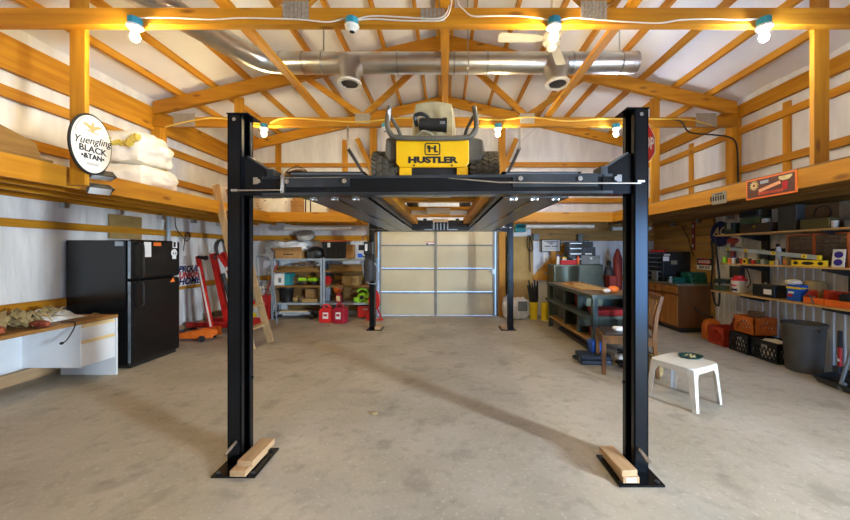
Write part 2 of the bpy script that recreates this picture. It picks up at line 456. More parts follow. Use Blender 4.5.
struct('trim_26', MB().box(XL + .02, XL + .08, Y0, YB, 3.36, 3.72), PY, 'wide yellow header beam under the eave above the insulation bales', 'header beam')
struct('trim_27', MB().box(XR - .08, XR - .02, Y0, YB, 3.56, 3.76), PY, 'yellow header beam under the eave opposite the insulation bales', 'header beam')
# wall columns
def col_label(side, k): return ['pine column at the wall %s, under the front roof truss', 'pine column at the wall %s, under the second roof truss', 'pine column at the wall %s, behind the camera side truss'][k] % side
n = 30
for x, side in ((XL + .1, 'behind the fridge and bales'), (XR - .1, 'over the loft with the tin sign')):
    for k, yy in enumerate((3.05, 5.55, .6)):
        zl = 2.21
        struct('trim_%d' % n, MB().box(x - .07, x + .07, yy - .07, yy + .07, zl, 3.74), PZ, col_label(side, k), 'column'); n += 1
# tan bands where studs show through the wrap
for k, (yy, lab) in enumerate(((3.85, 'tan stud strip in the upper wall beyond the front hanger post'), (4.75, 'tan stud strip in the upper wall above the licence plate'), (6.6, 'tan stud strip in the upper wall beyond the second truss'))):
    struct('trim_%d' % n, MB().box(XR - .045, XR - .015, yy - .05, yy + .05, 2.2, 3.5), PZ, lab, 'stud'); n += 1
for k, (x, lab) in enumerate(((-3.75, 'tan stud strip in the gable wall above the printed insulation drum'), (-2.25, 'tan stud strip in the gable wall near the door post'))):
    struct('trim_%d' % n, MB().box(x - .06, x + .06, YB - .05, YB - .02, 2.2, 3.95), PZ, lab, 'stud'); n += 1

# ceiling
mb = MB()
for sgn in (-1, 1):
    mb._add([(0, Y0, zroof(0) + .1), (sgn * 5.3, Y0, zroof(5.3) + .1), (sgn * 5.3, YB + .2, zroof(5.3) + .1), (0, YB + .2, zroof(0) + .1),
             (0, Y0, zroof(0) + .2), (sgn * 5.3, Y0, zroof(5.3) + .2), (sgn * 5.3, YB + .2, zroof(5.3) + .2), (0, YB + .2, zroof(0) + .2)],
            [(0, 1, 2, 3), (7, 6, 5, 4), (0, 4, 5, 1), (1, 5, 6, 2), (2, 6, 7, 3), (3, 7, 4, 0)])
struct('ceiling', mb, M['roof'], 'cream white faced roof sheeting above the purlins', 'ceiling')
# purlins: on the top chords, along the building
PUR = (.42, .97, 1.52, 2.06, 2.60, 3.14, 3.68, 4.22)
where = ['first purlin out from the ridge', 'second purlin out from the ridge', 'third purlin out from the ridge', 'fourth purlin out from the ridge',
         'fourth purlin up from the eave', 'third purlin up from the eave', 'second purlin up from the eave', 'lowest purlin next to the eave']
for sgn, sd in ((-1, 'on the roof slope above the fridge'), (1, 'on the roof slope above the shelves')):
    for x, w in zip(PUR, where):
        o = struct('purlin', MB().box(-.022, .022, Y0, YB + .05, 0, .095), PY, w + ' ' + sd, 'purlin', 'roof purlins')
        o.location = (sgn * x, 0, zroof(x) + .004)
for x, w in ((-.11, 'ridge purlin left of the dark ridge gap'), (.11, 'ridge purlin right of the dark ridge gap')):
    o = struct('purlin', MB().box(-.022, .022, Y0, YB + .05, 0, .09), PY, w, 'purlin', 'roof purlins'); o.location = (x, 0, zroof(0) - .06)
struct('ridge_channel', MB().box(-.075, .075, Y0, YB, zroof(0) - .02, zroof(0) + .06), M['steel2'], 'dark metal ridge channel between the two ridge purlins', 'ridge channel')

# roof trusses
def truss(y, label, gable=False):
    t = thing('roof_truss', label, 'roof truss', (0, y, 3.42), 0, 'roof trusses', 'structure')
    zt = lambda x: zroof(x) - 3.42
    W = .076
    if not gable:
        MB().box(-4.62, 4.62, -W / 2, W / 2, 0, .142).build('bottom_chord', PX, t)
    for s in (-1, 1):
        pts = [(s * 4.62, zt(4.62)), (s * 4.62, zt(4.62) - .2), (s * .02, zt(0) - .2), (s * .02, zt(0))]
        MB().prism(pts, -W / 2, W / 2, 'y').build('top_chord', PX, t)
    if not gable:
        for s in (-1, 1):
            j = s * 1.3
            for xt in (s * 2.2, s * .1):
                MB().bar((j, 0, .16), (xt, 0, zt(abs(xt)) - .17), .045, .09, (0, 1, 0) if False else (1, 0, 0)).build('web', PX, t)
            mb = MB()
            for yy in (-W / 2 - .006, W / 2):
                for k in range(7): mb.box(j - .115 + k * .033, j - .115 + k * .033 + .028, yy, yy + .006, .04, .20)
            mb.build('gusset_plate', M['gplate'], t)
            mb = MB()
            for k in range(12): mb.box(s * 4.12 - .16 + k * .028, s * 4.12 - .16 + k * .028 + .022, -W / 2 - .012, -W / 2, -.01, .2)
            mb.build('gusset_plate', M['gplate'], t)
        mb = MB()
        for k in range(6): mb.box(-.21 + k * .036, -.21 + k * .036 + .03, -W / 2 - .006, -W / 2, .02, .135)
        mb.build('gusset_plate', M['gplate'], t)
    return t
truss(3.05, 'front pine roof truss carrying the white cable and bulbs')
truss(5.49, 'second pine roof truss carrying the yellow cables behind the duct')
truss(YB - .17, 'gable roof truss against the back wall', True)
truss(.6, 'roof truss overhead nearest the camera')
# lateral braces lying on the bottom chords
for x, lab in ((-1.9, 'long pine brace lying across the trusses by the duct elbow'), (.0, 'long pine brace lying across the trusses above the mower'), (1.63, 'long pine brace lying across the trusses by the second duct vent')):
    struct('truss_brace', MB().box(x - .045, x + .045, .5, 5.55, 3.564, 3.604), PY, lab, 'brace', 'truss braces')
# hanger posts between trusses and loft edges
def hanger(x, y, lab, zb=2.03):
    struct('hanger_post', MB().box(x - .068, x + .068, y - .05, y - .01, zb, zroof(abs(x)) - .2), PZ, lab, 'hanger post', 'loft hanger posts')
hanger(-3.295, 3.14, 'pine hanger post behind the oval beer sign')
hanger(3.375, 3.14, 'pine hanger post beside the tin sign', 2.206)
hanger(3.375, 5.58, 'pine hanger post behind the red stop sign', 2.206)
hanger(-3.31, 5.58, 'pine hanger post behind the lift column by the ladder')

# lofts
def loft_side(sgn, xin, xw, lab):
    t = thing('loft_platform', lab, 'loft', ((xin + xw) / 2, 2.4, 2.02), 0, 'storage lofts', 'structure', world=True)
    MB().box(min(xin, xin + sgn * .045), max(xin, xin + sgn * .045), Y0, 6.72, 2.02, 2.19).build('fascia', PY, t)
    for f in (.3, .62, .97):
        x = xin + (xw - xin) * f
        MB().box(x - .02, x + .02, Y0, YB - .05, 2.03, 2.185).build('joist', BY if sgn > 0 else PY, t)
    MB().box(min(xin, xw), max(xin, xw), Y0, YB - .05, 2.19, 2.205).build('decking', PY if sgn < 0 else BY, t)
    y = .6
    while y < 7.4:
        MB().box(xw - sgn * .05 - .03, xw - sgn * .05 + .03, y - .03, y + .03, 1.965, 2.03).build('joist_hanger', M['galv'], t); y += .72
    return t
loft_side(-1, -3.43, XL + .02, 'wooden storage loft over the fridge, holding insulation bales')
loft_side(1, 3.26, XR - .02, 'wooden storage loft over the shelves, with the tin sign')
def loft_back(x0, x1, lab):
    t = thing('loft_platform', lab, 'loft', ((x0 + x1) / 2, 7.2, 2.02), 0, 'storage lofts', 'structure', world=True)
    MB().box(x0, x1, 6.72, 6.765, 2.02, 2.19).build('fascia', PX, t)
    for yy in (7.1, 7.42, 7.72): MB().box(x0, x1, yy - .02, yy + .02, 2.03, 2.185).build('joist', PX, t)
    MB().box(x0, x1, 6.72, YB - .05, 2.19, 2.205).build('decking', PX, t)
loft_back(-3.43, -1.72, 'wooden loft over the grey storage racks at the back wall')
loft_back(1.36, 3.26, 'wooden loft over the sage cabinet at the back wall')

# overhead door: four panels, closed
t = thing('door_1', 'closed cream overhead garage door of four panels in the back wall', 'garage door', ((DX0 + DX1) / 2, YB - .03, 0), 0, None, 'structure', world=True)
pan = []
for k in range(4):
    p = MB().box(DX0 + .02, DX1 - .02, YB - .05, YB - .01, k * .53 + .006, k * .53 + .524).build('door_panel', M['doorpanel'], t, bevel=.006); pan.append(p)
    MB().box(DX0 + .02, DX1 - .02, YB - .068, YB - .052, k * .53 + .50, k * .53 + .535).build('panel_rail', M['doorsteel'], t)
MB().box(-.235, -.18, YB - .075, YB - .053, 0, 2.1).build('centre_strut', M['doorsteel'], t)
for x in (DX0 + .045, DX1 - .045): MB().box(x - .025, x + .025, YB - .072, YB - .053, 0, 2.1).build('edge_stile', M['doorsteel'], t)
for x in (DX0 - .035, DX1 + .035):
    s = 1 if x > 0 else -1
    mb = MB().box(x - .035, x + .035, YB - .09, YB - .085, 0, 2.35).box(x - .035, x - .03, YB - .12, YB - .09, 0, 2.35).box(x + .03, x + .035, YB - .12, YB - .09, 0, 2.35)
    tr = mb.build('door_track', M['doorsteel'], t)
    xt = x
    pts = [(xt, YB - .1, 2.35), (xt, YB - .13, 2.55), (xt, YB - .28, 2.72), (xt, YB - .6, 2.79), (xt, 5.45, 3.07)]
    MB().tube(pts, .028, 6).build('door_track', M['steel2'], t)
    mb = MB().box(xt - .015, xt + .015, 5.44, 5.46, 3.05, 3.42).bar((xt, 5.46, 3.15), (xt + s * .28, 5.5, 3.42), .03, .006)
    mb.build('track_hanger', M['galv'], t)
MB().box(-.44, -.19, YB - .058, YB - .051, 1.585, 1.66).build('warning_label', M['paper'], t)
for k in range(3): pass
wl = [c for c in t.children if c.name.startswith('warning_label')][0]
MB().box(-.44, -.19, YB - .0592, YB - .058, 1.645, 1.66).build('label_stripe', M['inkred'], wl)
MB().box(-.43, -.37, YB - .0592, YB - .058, 1.59, 1.625).build('label_mark', M['ink'], wl)
MB().box(-.355, -.21, YB - .0592, YB - .058, 1.595, 1.607).build('label_mark', M['ink'], wl)
MB().tube([(DX1 - .05, YB - .09, .99), (DX1 - .16, YB - .09, 1.0)], .014).box(DX1 - .09, DX1 - .02, YB - .1, YB - .07, .94, 1.04).build('latch', M['galv'], t)

# side window behind the camera on the right wall: the daylight that throws the post shadows
t = thing('window_1', 'small window in the right wall behind the camera', 'window', (XR + .1, -1.12, 1.0), 0, None, 'structure', world=True)
mb = MB().box(XR + .02, XR + .2, -1.46, -1.42, .96, 2.04).box(XR + .02, XR + .2, -.82, -.78, .96, 2.04).box(XR + .02, XR + .2, -1.46, -.78, .96, 1.0).box(XR + .02, XR + .2, -1.46, -.78, 2.0, 2.04)
mb.build('window_frame', M['white'], t)

# front wall behind the camera with the open drive-in doorway
FW = -1.9
mb = MB()._add([], [])
OX0, OX1, OZ = OPEN
mb.box(-4.9, OX0, FW - .15, FW, 0, OZ).box(OX1, 5.0, FW - .15, FW, 0, OZ).box(-4.9, 5.0, FW - .15, FW, OZ, 3.8)
mb.prism([(-4.9, 3.8), (4.9, 3.8), (4.9, zroof(4.9) + .1), (0, zroof(0) + .12), (-4.9, zroof(4.9) + .1)], FW - .15, FW, 'y')
struct('wall_front', mb, M['wrap'], 'white wrapped wall behind the camera with the open drive in doorway', 'wall')
# ================================================================ FOUR POST LIFT
S = M['steel']
lift = thing('car_lift', 'black four post car lift raised high with a yellow mower on it', 'car lift', (-.07, 4.3, 0), 0, None, None, True)
def post(x, yf, s, lab, front=True):
    """C channel opening towards the other side; s = +1 opens to +x; yf = front flange face"""
    w, d, tk = .092, .15, .012
    x0 = x if s > 0 else x - w
    o = s
    xa, xb = (x, x + s * w)
    lo, hi = min(xa, xb), max(xa, xb)
    mb = MB()
    web0, web1 = (xa, xa + s * tk)
    mb.box(min(web0, web1), max(web0, web1), yf, yf + d, .012, 2.35)
    mb.box(lo, hi, yf, yf + tk, .012, 2.35).box(lo, hi, yf + d - tk, yf + d, .012, 2.35)
    l0, l1 = xb - s * tk, xb
    mb.box(min(l0, l1), max(l0, l1), yf, yf + .04, .012, 2.35).box(min(l0, l1), max(l0, l1), yf + d - .04, yf + d, .012, 2.35)
    p = mb.build('post', S, lift, bevel=.004)
    p['label'] = lab
    xc = x - s * .02 + s * .13
    mb = MB().box(xc - .14, xc + .14, yf - .12, yf + d + .05, 0, .012)
    b = mb.build('base_plate', S, p)
    mb = MB()
    for px_, py_ in ((-.11, -.09), (.11, -.09), (-.11, .16), (.11, .16)): mb.cyl((xc + px_, yf + py_, .012), (xc + px_, yf + py_, .02), .014, seg=8)
    each(mb, 'anchor_bolt', M['steel2'], p)
    MB().box(lo - .004, max(hi, lo) + (.05 if s > 0 else 0), yf - .004, yf + d + .004, 2.35, 2.358).build('top_plate', S, p) if s > 0 else MB().box(lo - .05, hi + .004, yf - .004, yf + d + .004, 2.35, 2.358).build('top_plate', S, p)
    # latch rail inside the channel
    mb = MB().box(min(x + s * .03, x + s * .05), max(x + s * .03, x + s * .05), yf + .055, yf + .095, .05, 2.3)
    mb.build('latch_rail', M['steel2'], p)
    if front:
        MB().cyl((x + s * .06, yf, .165), (x + s * .04, yf - .085, .125), .011).build('locking_pin', M['chrome'], p)
        MB().cyl((x + s * .047, yf - .004, 2.315), (x + s * .047, yf - .001, 2.315), .012).build('bolt', M['chrome'], p)
        MB().cyl((x + s * w, yf + d - .03, .55), (x + s * (w + .02), yf + d - .03, .55), .01).build('bolt', M['chrome'], p)
    return p
YLF, YRF, YR_ = 2.30, 2.215, 6.38
post(-1.452, YLF, 1, 'front post on the fridge side')
post(1.308, YRF, -1, 'front post beside the white stool')
post(-1.40, YR_, 1, 'rear post with the power unit', False)
post(1.265, YR_, -1, 'rear post by the workbench', False)

def crossbeam(xl, yl, xr, yr, lab, front):
    mb = MB().bar((xl + .22, yl + .055, 1.875), (xr - .22, yr + .055, 1.875), .11, .128)
    cb = mb.build('crossbeam', M['steel2'] if False else S, lift, bevel=.005)
    cb['label'] = lab
    f = 1 if front else -1
    mb = MB().bar((xl + .22, yl - .004, 1.93), (xr - .22, yr - .004, 1.93), .008, .018).bar((xl + .22, yl - .004, 1.82), (xr - .22, yr - .004, 1.82), .012, .016)
    mb.build('beam_edge', M['steel2'], cb)
    for x, y, s in ((xl, yl, 1), (xr, yr, -1)):
        # carriage gusset plate: tall at the post, sloping down to the beam
        pts = [(x + s * .06, 1.815), (x + s * .06, 2.075), (x + s * .125, 2.07), (x + s * .285, 1.965), (x + s * .285, 1.815)]
        c = MB().prism(pts, y - .006, y + .006, 'y').prism(pts, y + .1, y + .112, 'y').box(min(x + s * .06, x + s * .3), max(x + s * .06, x + s * .3), y, y + .11, 1.81, 1.822).build('carriage', S, cb)
        mb = MB()
        a = (x + s * .125, y, 2.073); b = (x + s * .288, y, 1.965)
        mb.bar((a[0], y + .05, a[2]), (b[0], y + .05, b[2]), .13, .01).box(min(x + s * .258, x + s * .3), max(x + s * .258, x + s * .3), y - .02, y + .1, 1.935, 1.985)
        mb.build('carriage_cap', M['steel2'], cb)
        MB().box(min(x + s * .165, x + s * .195), max(x + s * .165, x + s * .195), y - .016, y - .006, 1.885, 1.93).cyl((x + s * .2, y - .02, 1.905), (x + s * .2, y - .006, 1.905), .015).build('slide_block', M['chrome'], cb)
    for fx in (.135, .285, .735, .9):
        x = xl + .2 + (xr - xl - .4) * fx if False else None
    mb = MB()
    for px_ in ((288, 181.5), (345, 181), (520, 178.5), (579, 178.5)) if front else ():
        y = yl
        for q_ in range(3):
            X = xx(px_[0], y); y = yl + (yr - yl) * (X - xl - .22) / (xr - xl - .44)
        y -= .016
        mb.cyl((X, y - .006, zz(px_[1], y)), (X, y + .01, zz(px_[1], y)), .016, seg=12)
    if front: each(mb, 'runway_bolt', M['chrome'], cb)
    for pa, pb, pt_, pbm in ((287, 351, 177.3, 187), (511, 592, 173.5, 186.5)) if front else ():
        ya_ = yl + .0; Xa = xx(pa, ya_); Xb = xx(pb, ya_)
        y_a = yl + (yr - yl) * (Xa - xl - .22) / (xr - xl - .44); y_b = yl + (yr - yl) * (Xb - xl - .22) / (xr - xl - .44)
        za_, zb2 = zz(pbm, y_b), zz(pt_, y_b)
        MB().bar((Xa, y_a - .006, (za_ + zb2) / 2), (Xb, y_b - .006, (za_ + zb2) / 2), .008, zb2 - za_).build('runway_end_plate', M['steel2'], cb)
    # equaliser cable along the face
    mb = MB()
    yy = yl - .03
    mb.tube([(xl + .05, yy, 1.84), (xl + .355, yy, 1.842), (xl + .375, yy, 1.925), (-.6, yy + .005, 1.932), (-.13, yy, 1.928), (-.1, yy, 1.935), (.35, yy - .045, 1.885), (.8, yr - .03, 1.872), (xr - .05, yr - .03, 1.872)], .005, 6)
    mb.build('cable', M['chrome'], cb)
    mb = MB().cyl((xl + .03, yy, 1.84), (xl + .075, yy, 1.84), .011).cyl((xr - .075, yr - .03, 1.885), (xr - .03, yr - .03, 1.885), .011)
    mb.box(xl + .35, xl + .375, yl - .02, yl - .005, 1.825, 1.945)
    each(mb, 'cable_end', M['chrome'], cb)
    return cb
crossbeam(-1.452, YLF + .03, 1.308, YRF + .03, 'front crossbeam', True)
crossbeam(-1.40, YR_ + .02, 1.265, YR_ + .02, 'rear crossbeam', False)

RW = ((-1.015, -.545, 'runway on the fridge side'), (.405, .875, 'runway on the workbench side'))
for x0, x1, lab in RW:
    mb = MB().box(x0, x1, 2.44, 6.4, 1.815, 1.825).box(x0, x0 + .012, 2.44, 6.4, 1.815, 1.94).box(x1 - .012, x1, 2.44, 6.4, 1.815, 1.94)
    mb.box(x0, x1, 2.27, 6.6, 1.94, 1.952)
    r = mb.build('runway', M['runway'], lift); r['label'] = lab
    inner = x1 if x0 < -.1 else x0
    s = 1 if x0 < -.1 else -1
    MB().box(min(inner, inner + s * .04), max(inner, inner + s * .04), 2.46, 6.38, 1.825, 1.835).box(min(inner + s * .034, inner + s * .04), max(inner + s * .034, inner + s * .04), 2.46, 6.38, 1.835, 1.865).build('jack_rail', M['steel2'], r)
    MB().box((x0 + x1) / 2 - .01, (x0 + x1) / 2 + .01, 2.5, 6.35, 1.808, 1.815).build('underside_seam', S, r)
    mb = MB()
    for k in range(3):
        xq = x0 + .08 + .15 * k
        mb.cyl((xq, 2.47, 1.80), (xq, 2.47, 1.815), .016, seg=8).sph((xq - .02, 2.455, 1.806), .012, 1).sph((xq + .02, 2.455, 1.806), .012, 1)
    each(mb, 'runway_bolt', M['chrome'], r)
    MB().box(x0 - .03, x1 + .02, 2.262, 2.42, 1.9525, 1.957).build('approach_plate', S, r)

# power unit on the rear post
pu = MB().box(-1.47, -1.30, 6.22, 6.36, 1.38, 1.62).build('power_unit_motor', M['black'], lift, bevel=.015)
MB().box(-1.44, -1.40, 6.205, 6.22, 1.45, 1.57).build('rating_plate', M['paper'], pu)
MB().lathe([(.075, 0), (.085, .02), (.085, .36), (.075, .39), (.05, .40)], (-1.38, 6.28, .90), 16, sx=1.15).build('oil_reservoir', M['darkgrey'], lift, smooth=True)
MB().box(-1.45, -1.32, 6.24, 6.34, 1.28, 1.39).cyl((-1.5, 6.25, 1.36), (-1.44, 6.27, 1.33), .012).build('valve_block', M['steel2'], lift)
MB().box(-1.56, -1.48, 6.22, 6.3, 1.46, 1.56).build('switch_box', M['black'], lift)
MB().box(-1.57, -1.50, 6.2, 6.27, 1.33, 1.40).build('control_valve', M['blue'], lift)
MB().tube([(-1.34, 6.3, 1.3), (-1.22, 6.26, 1.15), (-1.2, 6.26, .95), (-1.27, 6.26, .85), (-1.38, 6.25, .86), (-1.47, 6.26, .98), (-1.5, 6.26, 1.25)], .01, 6).build('hydraulic_hose', M['greypaint'], lift, smooth=True)
MB().tube([(-1.4, 6.3, 1.62), (-1.46, 6.4, 1.75), (-1.58, 6.6, 1.72), (-1.66, 7.0, 1.66)], .007, 6).build('power_cord', M['black'], lift, smooth=True)

# wood blocks on the front base plates, and small ones at the back
def block_pair(name, x, y, ang, lab, short=.30, m=LW):
    t = thing(name, lab, 'wood block', (x, y, .012), ang)
    return t
b1 = tag(MB().box(-.05, .05, -.135, .135, 0, .038).build('wood_block', LW, None, bevel=.003), 'lower pale lumber block on the base plate of the post by the fridge', 'wood block', 'lumber blocks at the lift posts')
b1.location = (-1.297, 2.295, .021); b1.rotation_euler = (0, 0, -.02)
b2 = clone(b1, (-1.272, 2.335, .0595), -.03, 'upper pale lumber block stacked on another at the post by the fridge')
b3 = clone(b1, (1.135, 2.235, .021), .0, 'lower lumber block with white paint on the base plate of the post by the stool')
b4 = clone(b1, (1.118, 2.24, .0595), .07, 'upper lumber block lying askew on another at the post by the stool')
MB().box(-.03, .03, -.1365, -.1352, .006, .034).build('paint_patch', M['paper'], b3)
b5 = tag(MB().box(-.05, .05, -.12, .12, 0, .05).build('wood_block', LW, None, bevel=.003), 'small lumber block on the base plate of the rear post with the power unit', 'wood block', 'lumber blocks at the lift posts')
b5.location = (-1.235, 6.42, .013)
clone(b5, (1.09, 6.42, .013), 0, 'small lumber block on the base plate of the rear post by the workbench')

# wooden frame and bridge jack between the runways
wf = thing('wooden_deck_frame', 'rough pine frame lying between the lift runways under the mower', 'wood frame', (-.07, 4.0, 1.84), 0, None, None, True)
for x in (-.47, .33): MB().box(x - .04, x + .04, 2.75, 5.7, 1.868, 1.953).build('rail', PY, wf)
for yy, zt in ((2.9, 1.995), (3.6, 1.995), (4.35, 1.995), (5.15, 1.995)): MB().box(-.52, .38, yy - .06, yy + .06, 1.953, zt).build('cross_plank', PX, wf)
for yy, w in ((2.88, .13), (4.2, .14)): MB().box(-.08 - w, -.08 + w, yy - .1, yy + .1, 1.90, 1.953).build('filler_block', LWX, wf)
MB().box(-.42, -.2, 4.3, 4.4, 1.9, 1.95).build('short_board', LWX, wf)
MB().box(.06, .27, 4.3, 4.4, 1.9, 1.95).build('short_board', M['paper'], wf)
bj = thing('bridge_jack', 'black bridge jack spanning the gap between the lift runways', 'jack', (-.07, 5.5, 1.77), 0, None, None, True)
MB().box(-.52, -.19, 5.42, 5.62, 1.775, 1.93).box(.05, .38, 5.42, 5.62, 1.775, 1.93).box(-.19, .05, 5.46, 5.6, 1.775, 1.90).build('body', M['black'], bj, bevel=.012)
mb = MB()
for k in range(5): mb.box(-.185 + k * .054, -.165 + k * .054, 5.43, 5.46, 1.78, 1.90)
mb.build('scissor_slats', M['greypaint'], bj)
MB().box(-.56, -.5, 5.44, 5.6, 1.838, 1.90).box(.36, .42, 5.44, 5.6, 1.838, 1.90).build('roller', M['black'], bj)
MB().box(-.19, .05, 5.43, 5.6, 1.903, 1.95).build('lifting_pad', LWX, bj)
MB().box(-.32, -.2, 5.415, 5.42, 1.775, 1.79).box(.05, .2, 5.415, 5.42, 1.775, 1.79).build('edge_strip', M['greypaint'], bj)
MB().cyl((-.32, 5.5, 1.93), (-.32, 5.5, 1.96), .03).cyl((.2, 5.5, 1.93), (.2, 5.5, 1.96), .03).build('saddle', M['black'], bj)

# ================================================================ MOWER
YM = 3.02     # face of the rear plate
mw = thing('riding_mower', 'yellow zero turn riding mower on the raised lift, rear towards us', 'lawn mower', (-.085, 3.5, 1.96), 0, None, None, True)
def Xm(px): return xx(px, YM)
def Zm(py): return zz(py, YM)
x0, x1 = Xm(396), Xm(469)
pts = [(x0 + .03, Zm(138)), (x1 - .03, Zm(138)), (x1, Zm(141)), (x1, Zm(163)), (x1 - .03, Zm(167)), (x0 + .03, Zm(167)), (x0, Zm(163)), (x0, Zm(141))]
pl = MB().prism(pts, YM, YM + .035, 'y').build('rear_plate', M['yellow'], mw, bevel=.008)
cxm = (x0 + x1) / 2
text(pl, 'HUSTLER', (cxm, YM - .002, Zm(160.2)), FACE_CAM, .072, M['ink'], .002, 0, 1.45, 'brand_lettering', .004)
# emblem: rounded square outline with an H
def rrect(w, h, r, n=5):
    o = []
    for cx_, cz_, a0 in ((w - r, h - r, 0), (-w + r, h - r, PI / 2), (-w + r, -h + r, PI), (w - r, -h + r, 3 * PI / 2)):
        for k in range(n + 1):
            a = a0 + PI / 2 * k / n; o.append((cx_ + r * math.cos(a), cz_ + r * math.sin(a)))
    return o
zc = Zm(149)
mb = MB().tube([(cxm + px_, YM - .001, zc + pz_) for px_, pz_ in rrect(.064, .05, .018)], .0055, 4, closed=True)
mb.build('emblem_frame', M['ink'], pl)
MB().box(cxm - .036, cxm - .018, YM - .003, YM, zc - .03, zc + .03).box(cxm + .014, cxm + .032, YM - .003, YM, zc - .03, zc + .03).box(cxm - .048, cxm + .014, YM - .003, YM, zc + .002, zc + .014).box(cxm - .05, cxm - .03, YM - .003, YM, zc + .018, zc + .03).box(cxm + .03, cxm + .048, YM - .003, YM, zc - .03, zc - .018).build('emblem_letter', M['ink'], pl)
mb = MB()
for px_, py_ in ((414, 139.7), (452, 139.7), (414, 165.5), (452, 165.5)): mb.cyl((Xm(px_), YM - .004, Zm(py_)), (Xm(px_), YM, Zm(py_)), .009, seg=8)
each(mb, 'screw', M['ink'], pl)
# lower frame and hitch
for a, b in ((399, 411), (457, 468)): MB().box(Xm(a), Xm(b), YM + .03, YM + .4, 1.99, Zm(166)).build('frame_leg', M['yellow'], mw)
MB().box(Xm(411), Xm(457), YM + .06, YM + .38, 2.0, Zm(166)).build('hitch_box', M['black'], mw)
mb = MB()
for k in range(4): mb.cyl((Xm(419 + k * 9), YM + .03, 2.09), (Xm(419 + k * 9), YM + .08, 2.09), .022, seg=10)
each(mb, 'muffler_stub', M['steel2'], mw)
# tyres
def tyre(xc, yc, zc_, w, R, name='rear_wheel'):
    prof = [(-w / 2 + .01, R * .55), (-w / 2, R * .75), (-w / 2 + .012, R * .93), (-w / 2 + .04, R), (w / 2 - .04, R), (w / 2 - .012, R * .93), (w / 2, R * .75), (w / 2 - .01, R * .55)]
    T = Matrix.Translation((xc, yc, zc_)) @ Matrix.Rotation(PI / 2, 4, 'Y')
    mb = MB().lathe([(r, z) for z, r in prof], (0, 0, 0), 40, T)
    ty = mb.build(name, M['rubber'], mw, smooth=True)
    mb = MB()                                         # tread lugs: staggered diamonds
    n = 30; rows = 5
    for k in range(n):
        for q in range(rows):
            a = 2 * PI * (k + (.5 if q % 2 else 0)) / n
            u = -w / 2 + w * (q + .5) / rows
            T2 = T @ Matrix.Rotation(a, 4, 'Z') @ Matrix.Translation((R - .003, 0, u)) @ Matrix.Rotation(.5 if q % 2 else -.5, 4, 'X')
            mb.box(0, .011, -R * .075, R * .075, -w / rows * .36, w / rows * .36, T2)
    mb.build('tread', M['rubber'], ty)
    MB().lathe([(.02, -w / 2 + .02), (R * .5, -w / 2 + .03), (R * .56, -w / 2 + .005), (R * .56, w / 2 - .005), (R * .5, w / 2 - .03), (.02, w / 2 - .02)], (0, 0, 0), 20, T).build('rim', M['yellow'], ty)
yt = 3.28
tyre(xx(385.5, 3.08), yt, 2.165, .275, .205)
tyre(xx(485, 3.08), yt, 2.165, .275, .205)
for x in (-.42, .26): tyre(x, 4.5, 2.11, .14, .13, 'caster_wheel')
mb = MB()
for x in (-.42, .26): mb.bar((x, 4.5, 2.3), (x, 4.2, 2.36), .06, .06).box(x - .09, x - .075, 4.47, 4.53, 2.1, 2.3).box(x + .075, x + .09, 4.47, 4.53, 2.1, 2.3).box(x - .09, x + .09, 4.46, 4.54, 2.27, 2.3)
mb.box(-.5, -.44, 3.2, 4.3, 2.3, 2.37).box(.27, .33, 3.2, 4.3, 2.3, 2.37)
mb.build('chassis', M['yellow'], mw)
MB().prism([(-.55, 3.62), (.4, 3.62), (.5, 3.8), (.5, 4.1), (.35, 4.3), (-.5, 4.3), (-.65, 4.1), (-.65, 3.8)], 2.05, 2.17, 'z').build('cutting_deck', M['yellow'], mw, bevel=.02)
MB().box(-.35, .2, 3.9, 4.35, 2.37, 2.4).build('foot_plate', M['mgrey'], mw)
# engine guard: bent tube
zb = Zm(139.5)
gx0, gx1 = Xm(390.5), Xm(473.5)
path = [(gx0 - .005, YM - .0, Zm(107)), (gx0 - .02, YM - .02, Zm(118)), (gx0 - .02, YM - .035, Zm(128)), (gx0 + .005, YM - .045, Zm(135)), (gx0 + .07, YM - .05, zb), (cxm, YM - .055, zb - .008),
        (gx1 - .07, YM - .05, zb), (gx1 - .005, YM - .045, Zm(135)), (gx1 + .02, YM - .035, Zm(128)), (gx1 + .02, YM - .02, Zm(118)), (gx1 + .005, YM, Zm(107))]
def smoothpath(p, n=4):
    p = [Vector(q) for q in p]; out = []
    for i in range(len(p) - 1):
        a, b, c, d = p[max(i - 1, 0)], p[i], p[i + 1], p[min(i + 2, len(p) - 1)]
        for k in range(n):
            t = k / n
            out.append(.5 * ((2 * b) + (c - a) * t + (2 * a - 5 * b + 4 * c - d) * t * t + (3 * b - a - 3 * c + d) * t ** 3))
    return out + [p[-1]]
mb = MB().tube(smoothpath(path), .023, 10)
for s, px_ in ((1, 397), (-1, 468)):
    gx = gx0 if s > 0 else gx1
    mb.tube([(gx, YM + .01, Zm(116)), (gx + s * .05, YM + .12, Zm(124)), (gx + s * .09, YM + .22, Zm(137))], .016, 8)
mb.build('engine_guard', M['mgrey'], mw, smooth=True)
gl = MB().prism([(gx0 - .018, Zm(112)), (gx0 + .008, Zm(110)), (gx0 + .004, Zm(122)), (gx0 - .022, Zm(124))], YM - .038, YM - .034, 'y').build('warning_sticker', M['paper'], mw)
